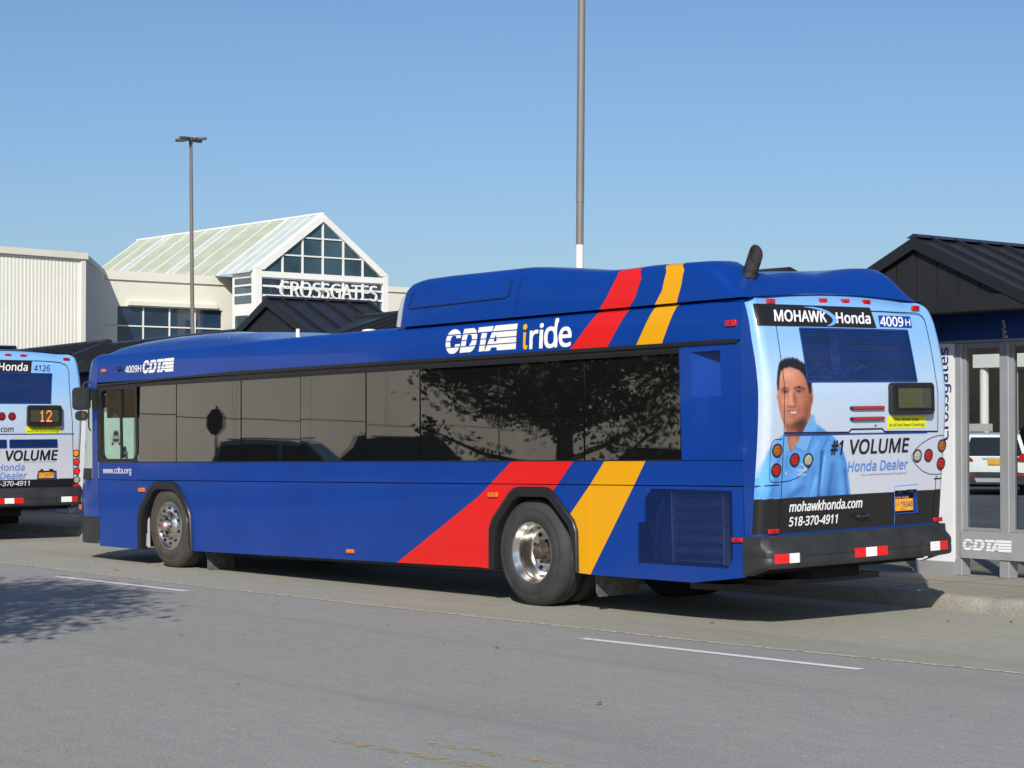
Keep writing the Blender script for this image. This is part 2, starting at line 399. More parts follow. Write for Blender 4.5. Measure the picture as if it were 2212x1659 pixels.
# ================================================================== SETTING
def conc_edge(x): return lerp(x, [-60, -12.8, -7.7, .46, 3.34, 12, 30], [-2.3, -1.2, -1.23, -1.02, -.77, -.3, .2])
def kerb_base(x): return lerp(x, [-80, -17, -.6, .73, 3, 9, 30], [1.0, 2.62, 3.03, 2.82, 2.45, 1.8, 1.5])
mb = MB(); mb.add([(-900, -900, -.03), (900, -900, -.03), (900, 900, -.03), (-900, 900, -.03)], [(0, 1, 2, 3)])
tag(mb.build('ground', M['lot'], smooth=0), 'wide grey car park asphalt reaching the horizon', kind='structure')
XS = list(np.linspace(-80, 30, 111))
mb = MB(); mb.grid(lambda x, t: (x, -17+(conc_edge(x)+.08+17)*t, 0.), XS, [0, 1])
tag(mb.build('road', M['asphalt'], smooth=0), kind='structure')
mb = MB()
for x0, x1 in zip(XS[:-1], XS[1:]):
    mb.add([(x0, conc_edge(x0), .004), (x1, conc_edge(x1), .004), (x1, kerb_base(x1)+.1, .004), (x0, kerb_base(x0)+.1, .004)], [(0, 1, 2, 3)])
tag(mb.build('bus_lane_pavement', M['concrete'], smooth=0), kind='structure')
mb = MB()
for x0, x1 in zip(XS[:-1], XS[1:]):
    mb.add([(x0, conc_edge(x0)-.022, .0045), (x1, conc_edge(x1)-.022, .0045), (x1, conc_edge(x1)+.014, .0065), (x0, conc_edge(x0)+.014, .0065)], [(0, 1, 2, 3)])
tag(mb.build('pavement_joint', M['joint'], smooth=0), kind='structure')
# kerb, rounded and chipped
KP = [(0, -.02), (0, .02), (.004, .07), (.018, .115), (.05, .142), (.10, .150), (.16, .152)]
xs = list(np.linspace(-80, -6, 40)) + list(np.arange(-5.9, 4.5, .05)) + list(np.linspace(4.6, 30, 20))
def kfn(x, i):
    o, z = KP[int(i)]
    n = noise.noise(Vector((x*3, i*.7, 0)))*.008 + noise.noise(Vector((x*14, i, 3)))*.004
    chip = .045*math.exp(-((x-.22)/.16)**2)*(1 if 2 <= i <= 5 else .3)*(.6+.8*abs(noise.noise(Vector((x*22, i*2, 1)))))
    k = 1+.12*(1 if x > 0 else 0)*min(1, max(0, x))
    return (x, kerb_base(x)+o+n+chip*.8, z*k - chip*(.5 if i > 2 else 0))
mb = MB(); mb.grid(kfn, xs, list(range(len(KP))))
tag(mb.build('kerb', M['kerb'], smooth=60), kind='structure')
mb = MB()
for x0, x1 in zip(xs[:-1], xs[1:]):
    mb.add([(x0, kerb_base(x0)+.155, .150), (x1, kerb_base(x1)+.155, .150), (x1, 9.5, .150), (x0, 9.5, .150)], [(0, 1, 2, 3)])
mb.add([(-80, 9.5, .15), (30, 9.5, .15), (30, 9.5, -.03), (-80, 9.5, -.03)], [(0, 1, 2, 3)])
tag(mb.build('sidewalk', M['walk'], smooth=0), kind='structure')
mb = MB()
for x in np.arange(-40, 10, 1.55): mb.box(x, x+.012, kerb_base(x)+.2, 9.4, .1505, .1525)
mb.box(-80, 30, 4.35, 4.362, .1505, .1526)
tag(mb.build('sidewalk_joint', mat('joint_line', (.12, .11, .09), .9), smooth=0), kind='structure')
# lane markings (worn paint, flat on the road)
def mark(name, pts, w, m, z=.004):
    mb = MB()
    for (a, b), (c, d) in zip(pts[:-1], pts[1:]):
        mb.add([(a, b-w/2, z), (c, d-w/2, z), (c, d+w/2, z), (a, b+w/2, z)], [(0, 1, 2, 3)])
    return tag(mb.build(name, m, smooth=0), kind='structure')
for a, b in (((-19.2, -1.96), (-16.3, -1.87)), ((-9.95, -1.80), (-7.05, -1.70)), ((-.55, -1.64), (2.42, -1.50)), ((8, -1.25), (11, -1.1))):
    mark('lane_line', [a, b], .105, M['lineW'])
mark('yellow_line', [(2.65, -6.46), (4.3, -6.38), (9, -6.2)], .105, M['lineY'])
mark('yellow_line', [(3.05, -6.10), (4.6, -6.0), (9, -5.85)], .085, worn('fainter_yellow_road_paint', (.60, .38, .06), None, .53, .64, 16))
# litter and leaves on the road
mb = MB()
for i in range(60):
    x, y = R(-12, 8), R(-7, 2.4); r = R(.012, .035); a = R(0, 3)
    mb.add([(x+r*math.cos(a+k*1.57)*(1 if k % 2 else .5), y+r*math.sin(a+k*1.57), .01+R(0, .012)) for k in range(4)], [(0, 1, 2, 3)])
tag(mb.build('fallen_leaves', mat('dry_leaf', (.10, .06, .03), .8, var=.5, scale=30), smooth=0), 'small dry brown leaves scattered over the road', kind='stuff')

# ------------------------------------------------------------------ bus station shelters
SLOPE = .314; EY, EZ = 4.6, 3.24; RYY = 5.95; RZ = EZ + SLOPE*(RYY-EY); BY = 7.3
def roof_z(y): return EZ + SLOPE*(min(y, 2*RYY-y)-EY)
def shelter(x0, x1, gx, label, dz=0., pk=3.93, posts=(), wall=(None, None), boards=(), panels=(), back=(), logo_at=(), poster=False):
    t = tag(empty('bus_shelter', ((x0+x1)/2, 6, .15)), label, 'bus shelter', 'bus shelters along the sidewalk')
    ox, oy, oz = t.location
    def B(mb, name, m, **k):
        o = mb.build(name, m, t, **k); o.location = (-ox, -oy, -oz); return o
    RZd = RZ+dz
    for s, nm in ((1, 'front'), (-1, 'back')):
        mb = MB(); ye = EY if s > 0 else BY
        mb.prism([(ye, EZ), (RYY, RZd), (RYY, RZd-.06), (ye, EZ-.06)], x0, x1, 'x'); B(mb, 'roof_slope', M['roofm'], smooth=0)
    nseam = int((x1-x0)/.41)
    me = None
    for k in range(nseam):
        xx = x0+.2+k*.41
        if any(abs(xx-g) < 1.5 for g in gx): continue
        for s in (1, -1):
            if s < 0 and k % 1: continue
            ye = EY if s > 0 else BY
            if me is None or s < 0:
                mb = MB(); mb.prism([(ye, EZ+.002), (RYY, RZd+.002), (RYY, RZd+.042), (ye, EZ+.042)], -.02, .02, 'x')
            if s > 0:
                if me is None: o = B(mb, 'roof_seam', M['seam'], smooth=0); me = o.data
                else:
                    o = bpy.data.objects.new('roof_seam', me); S.collection.objects.link(o); o.parent = t
                o.location = (xx-ox, -oy, -oz)
    mb = MB(); mb.prism([(RYY-.09, RZd-.03+.045), (RYY, RZd+.045), (RYY+.09, RZd-.03+.045), (RYY+.09, RZd-.03), (RYY-.09, RZd-.03)], x0, x1, 'x'); B(mb, 'ridge_cap', M['roofm'], smooth=0)
    mb = MB(); mb.box(x0, x1, EY-.02, EY+.03, EZ-.17, EZ-.002); mb.box(x0, x1, BY-.03, BY+.02, EZ-.17, EZ-.002); B(mb, 'eave_trim', M['gable'], smooth=0)
    mb = MB(); mb.box(x0+.02, x1-.02, EY+.03, BY-.03, EZ-.165, EZ-.13); B(mb, 'soffit', M['gable'], smooth=0)
    mb = MB(); mb.prism([(EY+.02, EZ-.06), (RYY, RZd-.06), (BY-.02, EZ-.06)], x0+.02, x0+.06, 'x'); B(mb, 'end_wall', M['gable'], smooth=0); mb = MB(); mb.prism([(EY+.02, EZ-.06), (RYY, RZd-.06), (BY-.02, EZ-.06)], x1-.06, x1-.02, 'x'); B(mb, 'end_wall', M['gable'], smooth=0)
    # cross gables
    for g in gx:
        hw = 1.49; gy0, gy1 = EY, 6.65
        for s in (-1, 1):
            mb = MB(); mb.prism([(g, pk), (g+s*hw, EZ), (g+s*hw, EZ-.05), (g, pk-.05)], gy0-.012, gy1, 'y'); B(mb, 'gable_roof', M['roofm'], smooth=0)
            for j in range(5):
                yy = gy0+.22+j*.43; mb = MB(); mb.prism([(g+s*.04, pk+.002-.018), (g+s*hw, EZ+.002), (g+s*hw, EZ+.042), (g+s*.04, pk+.022)], yy-.02, yy+.02, 'y'); B(mb, 'gable_seam', M['seam'], smooth=0)
            mb = MB(); mb.prism([(g, pk-.005), (g+s*hw, EZ-.005), (g+s*(hw+.0), EZ-.13), (g, pk-.14)], gy0-.035, gy0-.013, 'y'); B(mb, 'rake_trim', M['seam'], smooth=0)
        mb = MB(); mb.prism([(g-.1, pk-.012), (g, pk+.035), (g+.1, pk-.012)], gy0-.03, gy1, 'y'); B(mb, 'ridge_cap', M['roofm'], smooth=0)
        # vertical cladding panels of the gable, one by one
        nb = 10; ww = 2*(hw-.06)/nb
        for j in range(nb):
            a = g-hw+.06+j*ww; b = a+ww-.012
            za = lambda x: pk-.10-(pk-EZ)/hw*abs(x-g)
            poly = [(a, EZ-.02), (b, EZ-.02), (b, max(za(b), EZ-.01)), (a, max(za(a), EZ-.01))]
            if a < g < b: poly = poly[:3]+[(g, za(g))]+poly[3:]
            mb = MB(); mb.prism(poly, gy0+.035, gy0+.06+.004*(j % 2), 'y'); B(mb, 'gable_panel', M['gable'], smooth=0)
        mb = MB(); mb.box(g-hw, g+hw, gy0+.0, gy0+.034, EZ-.08, EZ-.021); B(mb, 'gable_sill', M['seam'], smooth=0)
        mb = MB(); mb.prism([(g-hw+.1, EZ), (g+hw-.1, EZ), (g, pk-.1)], gy1-.06, gy1-.02, 'y'); B(mb, 'gable_back', M['gable'], smooth=0)
    # blue fascia and front wall line
    mb = MB(); mb.box(x0+.1, x1-.1, 5.16, 5.30, 2.785, EZ-.167); mb.box(x0+.1, x1-.1, 6.85, 6.98, 2.785, EZ-.167); B(mb, 'fascia', M['fascia'], smooth=0)
    mb = MB(); mb.box(x0+.1, x1-.1, 5.15, 5.31, 2.755, 2.783); B(mb, 'fascia_trim', M['shgrey'], smooth=0)
    for a, b in posts:
        mb = MB(); mb.box(a, b, 5.16, 5.30, .16, 2.754); mb.box(a-.005, b+.005, 5.15, 5.31, .15, .34); o = B(mb, 'post', M['shgrey'], smooth=0); bevel(o, .006, 1)
    for a, b in back:
        mb = MB(); mb.box(a, b, 6.87, 6.97, .16, 2.754); B(mb, 'inner_post', M['gable'], smooth=0)
    for a, b in panels:
        mb = MB(); mb.box(a, b, 5.135, 5.149, .35, .655); B(mb, 'kick_panel', M['shpanel'], smooth=0)
        mb = MB(); mb.box(a, b, 5.18, 5.25, .657, .69); mb.box(a, b, 5.18, 5.25, 2.71, 2.753); mb.box(a, a+.045, 5.185, 5.245, .69, 2.71); mb.box(b-.03, b, 5.185, 5.245, .69, 2.71); B(mb, 'window_frame', M['shgrey'], smooth=0)
        mb = MB(); mb.box(a+.045, b-.03, 5.21, 5.218, .69, 2.71); B(mb, 'glass_pane', M['shglass'], smooth=0)
        mb = MB()
        for zz in (.37, .42, .47, .52, .57, .62): mb.box(a+.02, a+.03, 5.131, 5.1345, zz, zz+.01)
        B(mb, 'rivet_row', M['shgrey'], smooth=0)
    for a, b, txt in boards:
        mb = MB(); mb.box(a, b, 5.13, 5.25, .30, 2.752); B(mb, 'sign_board', M['board'], smooth=0)
        mb = MB(); mb.box(a-.01, b+.005, 5.12, 5.26, .15, .30); B(mb, 'board_foot', M['shgrey'], smooth=0)
        if txt:
            o = text('board_lettering', txt, M['navy'], t, lambda u, v: (b-.055-v, 5.124, 1.66+u), .125, 1.05, weight=.035); o.location = (-ox, -oy, -oz)
    for a in logo_at:
        o = logo('logo_lettering', M['printwhite'], t, lambda u, v: (a+u, 5.129, .44+v), .13, .66); o.location = (-ox, -oy, -oz)
    return t, B
def slope_down(t, k=.022):
    t.location.z += k*(t.location.x+11.7); t.rotation_euler.y = -k
s1, B1 = shelter(-8.4, 3.2, (-2.0,), 'dark gabled bus shelter with glass walls behind the bus rear', posts=((-1.895, -1.81), (-1.29, -1.17), (-.6, -.48), (.9, 1.02), (-7.9, -7.78)),
    boards=((-2.42, -1.905, 'Crossgates'),), panels=((-1.81, -1.17), (-1.168, -.6), (-.48, .9), (-5.2, -2.45)), back=((-3.43, -3.12), (-2.45, -2.38), (-5.4, -5.3), (.5, .6)), logo_at=(-1.775,))
mb = MB(); mb.prism([(5.15, 3.0), (5.15, 2.93), (4.72, 2.93), (4.72, 2.99)], -2.75, -2.1, 'x'); B1(mb, 'light_bracket', M['fascia'], smooth=0)
mb = MB(); mb.box(-2.9, -2.2, 4.80, 4.88, 2.895, 2.928); B1(mb, 'tube_light', mat('unlit_tube_light', (.6, .6, .57), .4), smooth=0)
mb = MB(); mb.box(-1.24, -1.22, 5.15, 5.158, 2.80, 2.99); mb.box(-1.24, -1.17, 5.15, 5.158, 2.79, 2.82); mb.box(-1.235, -1.19, 5.15, 5.158, 2.84, 2.88); mb.box(-1.235, -1.20, 5.15, 5.158, 2.90, 2.95)
B1(mb, 'peeled_patch', mat('bare_fascia_patch', (.42, .43, .42), .7, var=.2), smooth=0)
mb = MB(); mb.prism([(5.4, 3.66), (6.0, 3.86), (6.6, 3.66)], -6.3, -5.15, 'x'); B1(mb, 'far_gable_roof', M['gable'], smooth=0)  # stands in for the dark gable roof of another shelter behind
s2, B2 = shelter(-22.9, -8.45, (-15.16,), 'long dark gabled bus shelter behind the middle of the blue bus', dz=.0, pk=3.985, posts=((-22.2, -22.08), (-20.6, -20.48), (-18, -17.88), (-15, -14.88), (-12, -11.88)),
    boards=((-22.85, -22.35, None),), panels=((-20.48, -18), (-17.88, -15)), back=((-21, -20.9), (-17, -16.9)))
mb = MB(); mb.box(-22.06, -20.62, 5.26, 5.34, .9, 2.4); B2(mb, 'poster_case', M['shgrey'], smooth=0)
mb = MB(); mb.box(-21.98, -20.70, 5.252, 5.259, .98, 2.32); B2(mb, 'poster', mat('pale_green_poster', (.62, .78, .70), .5, var=.05), smooth=0)
def postercar(cx, cz, w, col, y=5.248):
    mb = MB(); mb.prism([(cx-w*.5, cz), (cx+w*.5, cz), (cx+w*.5, cz+w*.32), (cx+w*.36, cz+w*.42), (cx+w*.27, cz+w*.72), (cx-w*.27, cz+w*.72), (cx-w*.36, cz+w*.42), (cx-w*.5, cz+w*.32)], y, y+.003, 'y'); B2(mb, 'printed_car', col, smooth=0)
    mb = MB(); mb.prism([(cx-w*.29, cz+w*.43), (cx+w*.29, cz+w*.43), (cx+w*.22, cz+w*.66), (cx-w*.22, cz+w*.66)], y-.004, y-.001, 'y'); mb.box(cx-w*.3, cx+w*.3, y-.004, y-.001, cz+w*.1, cz+w*.24); mb.box(cx-w*.48, cx-w*.3, y-.004, y-.001, cz-w*.1, cz+.01); mb.box(cx+w*.3, cx+w*.48, y-.004, y-.001, cz-w*.1, cz+.01); B2(mb, 'printed_car_windows', M['printblack'], smooth=0)
postercar(-21.42, 1.72, .34, mat('print_silver', (.35, .42, .40), .5)); postercar(-21.12, 1.44, .30, mat('print_blue', (.05, .16, .22), .5))
s3, B3 = shelter(-42, -23.0, (-28.5,), 'farthest dark bus shelter rising behind the light blue bus', dz=.08, posts=((-24.5, -24.38), (-27, -26.88)), boards=((-23.6, -23.1, None),), panels=((-27, -24.5),), back=((-25, -24.9),))

slope_down(s2); slope_down(s3)
# ------------------------------------------------------------------ shopping mall far behind
MO = Vector((-106.73, 62.3, 0))
mall = tag(empty('shopping_mall', MO), 'cream shopping mall with glazed white gable entrance and ribbed wall', 'building')
def MBd(mb, name, m, **k):
    o = mb.build(name, m, mall, **k); o.location = -MO; return o
gx = -106.73; y0, y1, ym = 62.3, 73.62, 67.93; ez, az = 12.87, 17.0
# gable entrance: frame members, panes one by one
def gz(y): return az-(az-ez)*abs(y-ym)/(ym-y0)
mb = MB(); mb.prism([(y0, ez), (ym, az), (y1, ez), (y1-.62, ez-.12), (ym, az-.56), (y0+.62, ez-.12)], gx-.3, gx+.22, 'x'); MBd(mb, 'gable_frame', M['mallwhite'], smooth=0)
mb = MB(); mb.box(gx-.3, gx+.2, y0, y0+.46, 0, ez-.02); mb.box(gx-.3, gx+.2, y1-.4, y1, 0, ez-.02); mb.box(gx-.3, gx+.18, y0+.46, y1-.4, 12.25, 12.66); MBd(mb, 'entrance_frame', M['mallwhite'], smooth=0)
ymul = [64.57, 66.25, 67.98, 69.75, 71.45]
for y in ymul:
    mb = MB(); mb.box(gx-.08, gx+.08, y-.06, y+.06, 12.66, gz(y)-.45); MBd(mb, 'mullion', M['mallwhite'], smooth=0)
for z in (13.9, 15.2):
    hw = (az-.5-z)/(az-ez)*(ym-y0); mb = MB(); mb.box(gx-.08, gx+.075, ym-hw, ym+hw, z-.05, z+.05); MBd(mb, 'glazing_bar', M['mallwhite'], smooth=0)
ys_ = [y0+.46]+ymul+[y1-.4]
for i in range(6):
    a, b = ys_[i]+.065, ys_[i+1]-.065
    for lo, hi in ((12.66, 13.845), (13.955, 15.145), (15.255, 17)):
        pts = []
        def lim(y): return min(hi, gz(y)-.58)
        if max(lim(a), lim(b), lim(min(max(ym, a), b))) <= lo+.1: continue
        samp = list(np.linspace(a, b, 9)) + ([ym] if a < ym < b else [])
        samp = sorted(samp); top = [(y, max(lo, lim(y))) for y in samp]
        top = [p for p in top if p[1] > lo+.01]
        if len(top) < 2: continue
        poly = [(top[0][0], lo), (top[-1][0], lo)] + top[::-1]
        # widen to where the rake meets the sill
        mb = MB(); mb.prism(poly, gx-.06, gx-.02, 'x'); MBd(mb, 'window_pane', M['mallglass'], smooth=0)
# lower storey windows in rows
for lo, hi in ((11.72, 12.15), (11.06, 11.58), (10.3, 10.92), (9.6, 10.15), (8.2, 9.45), (4, 8)):
    for i in range(6):
        a, b = ys_[i]+.09, ys_[i+1]-.09
        mb = MB(); mb.box(gx-.09, gx-.03, a, b, lo, hi); MBd(mb, 'window_pane', M['mallglass'] if lo < 11 or i % 2 else M['mallglass2'], smooth=0)
for z0_, z1_ in ((12.15, 12.25), (11.58, 11.72), (10.92, 11.06), (10.15, 10.3), (9.45, 9.6), (8, 8.2), (0, 4)):
    mb = MB(); mb.box(gx-.2, gx+.06, y0+.46, y1-.4, z0_, z1_); MBd(mb, 'spandrel', M['mallwhite'], smooth=0)
for y in ymul:
    mb = MB(); mb.box(gx-.18, gx+.05, y-.09, y+.09, 4, 12.15); MBd(mb, 'mullion', M['mallwhite'], smooth=0)
mb = MB(); mb.box(gx-.6, gx-.31, y0+.1, y1-.1, 0, 12.6); MBd(mb, 'inner_wall', mat('entrance_backing', (.05, .09, .1), .5), smooth=0)
# left return of the entrance tower (facing -y)
mb = MB(); mb.box(gx-2.95, gx-.31, y0+.02, y0+.3, 0, 12.85); MBd(mb, 'tower_wall', M['mallwhite'], smooth=0)
for lo, hi in ((11.82, 12.22), (11.18, 11.65), (10.45, 11.0)):
    mb = MB(); mb.box(gx-2.6, gx-.45, y0-.03, y0+.015, lo, hi); MBd(mb, 'window_pane', M['mallglass'], smooth=0)
mb = MB(); mb.box(gx-2.5, gx-.9, y0-.03, y0+.015, 5, 9.6); MBd(mb, 'window_pane', M['mallglass'], smooth=0)
# glazed roof: strips of panels
RL = 26.2; bays = [0, 1.3, 2.6, 4.1, 6.3, 9.0, 11.6, 12.9, 15.5, 18.1, 20.6, 21.9, 24.0, RL]
kinds = ['c', 'c', 'c', 'p', 'p', 'p', 'c', 'p', 'p', 'p', 'c', 'p', 'p']
nr = 6
for s in (-1, 1):
    for i, (a, b) in enumerate(zip(bays[:-1], bays[1:])):
        for j in range(nr):
            t0, t1 = j/nr+.004, (j+1)/nr-.008
            def PP(x, t, up=0): return (gx-.3-x, ym+s*(ym-y0+.35)*t, az-(az-ez+.25)*t+up)
            if s > 0 and j > 2: continue
            mb = MB(); q = [PP(a+.04, t0), PP(b-.04, t0), PP(b-.04, t1), PP(a+.04, t1)]; q2 = [(p[0], p[1], p[2]-.08) for p in q]
            mb.add(q+q2, [(0, 1, 2, 3), (7, 6, 5, 4), (0, 4, 5, 1), (1, 5, 6, 2), (2, 6, 7, 3), (3, 7, 4, 0)])
            mk = M['roofc'] if kinds[i] == 'c' else (M['roofp'] if (i*3+j*5) % 4 else M['roofp2'])
            MBd(mb, 'roof_panel', mk, smooth=0)
    for i, a in enumerate(bays):
        w = .14 if i == 3 else .035
        mb = MB(); q = [PP(a-w, 0, .05), PP(a+w, 0, .05), PP(a+w, 1, .05), PP(a-w, 1, .05)]; q2 = [(p[0], p[1], p[2]-.12) for p in q]
        mb.add(q+q2, [(0, 1, 2, 3), (7, 6, 5, 4), (0, 4, 5, 1), (1, 5, 6, 2), (2, 6, 7, 3), (3, 7, 4, 0)]); MBd(mb, 'roof_rib', M['mallrib'], smooth=0)
mb = MB(); mb.box(gx-RL-.4, gx+.1, ym-.12, ym+.12, az-.05, az+.09); MBd(mb, 'roof_ridge', M['mallwhite'], smooth=0)
mb = MB(); mb.prism([(y0+.1, ez-.5), (ym, az-.6), (y1-.1, ez-.5)], gx-RL-.3, gx-RL-.1, 'x'); MBd(mb, 'roof_end', M['mallwhite'], smooth=0)
# low block with the strip window
lx = -111.7
def wallb(a, b, c, d, name='wall', m='mallwall', x0=None, x1=None):
    mb = MB(); mb.box(lx-.4 if x0 is None else x0, lx if x1 is None else x1, a, b, c, d); return MBd(mb, name, M[m], smooth=0)
wallb(53.3, 64.5, 10.13, 11.95); wallb(53.25, 64.5, 11.95, 12.55, 'parapet', 'mallwall', lx-.4, lx+.14)
wallb(53.3, 54.35, 0, 10.13); wallb(62.78, 64.4, 0, 10.13); wallb(54.35, 62.78, 0, 6)
wallb(55.1, 62.2, 10.22, 10.5, 'window_hood', 'mallwall', lx+.001, lx+.3)
wallb(53.32, 54.3, 8.75, 8.88, 'wall_groove', 'mallgrey', lx+.001, lx+.03)
wallb(54.4, 62.7, 6.0, 10.1, 'window_backing', 'mallglass2', lx-.5, lx-.41)
wy = [54.4, 56.42, 58.5, 60.55, 62.7]
for a, b in zip(wy[:-1], wy[1:]):
    for lo, hi in ((8.85, 10.1), (7.45, 8.75), (6.05, 7.35)):
        mb = MB(); mb.box(lx-.22, lx-.16, a+.05, b-.05, lo, hi); MBd(mb, 'window_pane', M['mallglass2'], smooth=0)
for y in wy[1:-1]:
    mb = MB(); mb.box(lx-.25, lx-.08, y-.045, y+.045, 6, 10.12); MBd(mb, 'mullion', M['mallwhite'], smooth=0)
for z in (8.8, 7.4):
    mb = MB(); mb.box(lx-.24, lx-.085, 54.4, 62.7, z-.045, z+.045); MBd(mb, 'glazing_bar', M['mallwhite'], smooth=0)
wallb(73.7, 90, 0, 12.1); wallb(73.7, 90, 12.1, 12.5, 'parapet', 'mallwall', lx-.4, lx+.12)
# roof deck of the low block
mb = MB(); mb.box(-140, lx-.4, 53.3, 90, 11.2, 11.4); MBd(mb, 'roof_deck', M['mallgrey'], smooth=0)
# ribbed block, left
cA = Vector((-100.18, 45.83)); cB = Vector((-111.7, 53.33))
dl = Vector((math.cos(.879-math.radians(42)+math.pi/2), math.sin(.879-math.radians(42)+math.pi/2)))
nl = Vector((dl.y, -dl.x))
def quadwall(name, a, b, z0, z1, th, m, off=0.):
    d = (b-a).normalized(); n = Vector((d.y, -d.x))
    P = [a+n*off, b+n*off, b+n*(off-th), a+n*(off-th)]
    mb = MB(); mb.add([(p.x, p.y, z0) for p in P]+[(p.x, p.y, z1) for p in P], [(0, 1, 5, 4), (1, 2, 6, 5), (2, 3, 7, 6), (3, 0, 4, 7), (4, 5, 6, 7), (3, 2, 1, 0)])
    return MBd(mb, name, M[m], smooth=0)
quadwall('return_wall', cA, cB+Vector((-.5, .33)), 0, 12.2, .4, 'mallgrey'); quadwall('parapet', cA, cB+Vector((-.5, .33)), 12.2, 12.55, .5, 'mallwall', .06)
Lw = 34.; cL = cA-dl*Lw
quadwall('wall', cL, cA, 0, 12.2, .4, 'ribbed'); quadwall('parapet', cL, cA+dl*.1, 12.15, 12.55, .6, 'mallwall', .22)
quadwall('corner_pier', cA-dl*.35, cA-dl*.01, 0, 12.14, .3, 'mallwall', .12)
nrib = 88; me = None
for k in range(nrib):
    p = cA-dl*(.45+k*.26)
    if me is None:
        d, n = dl, nl; mb = MB(); q = [-d*.07, -d*.045+n*.016, d*.045+n*.016, d*.07]
        mb.add([(v.x, v.y, 0) for v in q]+[(v.x, v.y, 12.14) for v in q], [(0, 1, 5, 4), (1, 2, 6, 5), (2, 3, 7, 6), (3, 0, 4, 7)])
        o = mb.build('wall_rib', M['ribbed'], mall, smooth=0); me = o.data
    else:
        o = bpy.data.objects.new('wall_rib', me); S.collection.objects.link(o); o.parent = mall
    o.location = (p.x-MO.x, p.y-MO.y, 0)
mb = MB(); mb.prism([(cL.x, cL.y), (cA.x-.3, cA.y+.1), (cB.x-.3, cB.y), (cL.x-30, cL.y+5)], 11.8, 11.95, 'z'); MBd(mb, 'roof_deck', M['mallgrey'], smooth=0)
# channel letters
o = text('CROSSGATES'.lower()+'_lettering' if False else 'sign_lettering', 'CROSSGATES', M['mallwhite'], mall, lambda u, v, w=0: (gx+.62-w, 64.0+u, 10.92+v), 1.08, 8.35, weight=-.004, thick=.13)
o.location = -MO
mb = MB(); mb.box(gx+.15, gx+.4, 64.0, 72.3, 10.86, 10.93); mb.box(gx+.15, gx+.4, 64.0, 72.3, 11.5, 11.57); MBd(mb, 'sign_rail', M['mallwhite'], smooth=0)
# ------------------------------------------------------------------ lamp posts
def lamp(loc, h, r0, r1, label, white=None, joint=None, lean=(0, 0), arm=.55, rot=0., m='poleg'):
    t = tag(empty('lamp_post', loc), label, 'lamp post', 'tall parking lot lamp posts')
    def C(z, r): return (lean[0]*z, lean[1]*z, z)
    rad = lambda z: r0+(r1-r0)*z/h
    mb = MB(); z0 = white or 0
    zs = [z0, joint-.001, joint, h] if joint else [z0, h]
    rs = [rad(z) for z in zs]
    if joint: rs[2] += .006; rs[3] += .004
    P = [C(z, 0) for z in zs]; mb.tube(P, rs, 12); mb.build('pole', M[m], t)
    if white:
        mb = MB(); mb.tube([C(0, 0), C(white, 0)], [rad(0)+.001, rad(white)+.0015], 12); mb.build('painted_base', M['polew'], t)
    mb = MB(); mb.box(-.2, .2, -.2, .2, 0, .5); bevel(mb.build('footing', M['concrete'], t), .03)
    for k in range(4):
        a = rot+k*math.pi/2; mb = MB(); c, s = math.cos(a), math.sin(a)
        def Q(u, v, w): return (u*c-v*s+lean[0]*h, u*s+v*c+lean[1]*h, h+w)
        out = [(.10, .05), (.25, .12), (arm*.75, .16), (arm, .10), (arm+.08, .04)]
        poly = out+[(u, -v) for u, v in out[::-1]]; n = len(poly)
        vs = [Q(u, v, .05-.02*u) for u, v in poly]+[Q(u, v, .10+.015*math.sin(u*4)) for u, v in poly]
        mb.add(vs, [tuple(range(n)), tuple(range(2*n-1, n-1, -1))]+[(i, (i+1) % n, n+(i+1) % n, n+i) for i in range(n)]); mb.build('lamp_head', M['head'], t, smooth=0)
    mb = MB(); mb.tube([Q(0, 0, -.1), Q(0, 0, .16)], [r1*1.25]*2, 12); mb.build('hub', M['head'], t)
    return t
lamp((-16.15, 12.10, 0), 13.2, .080, .062, 'tall grey pole with white painted base rising behind the bus roof', white=5.25, joint=6.05, lean=(.022, -.008), rot=.5)
lamp((-48.4, 22.9, 0), 11.72, .085, .055, 'slim lamp post with four flat heads in front of the mall', rot=math.radians(25), lean=(-.012*.64, -.012*.77), m='poled')
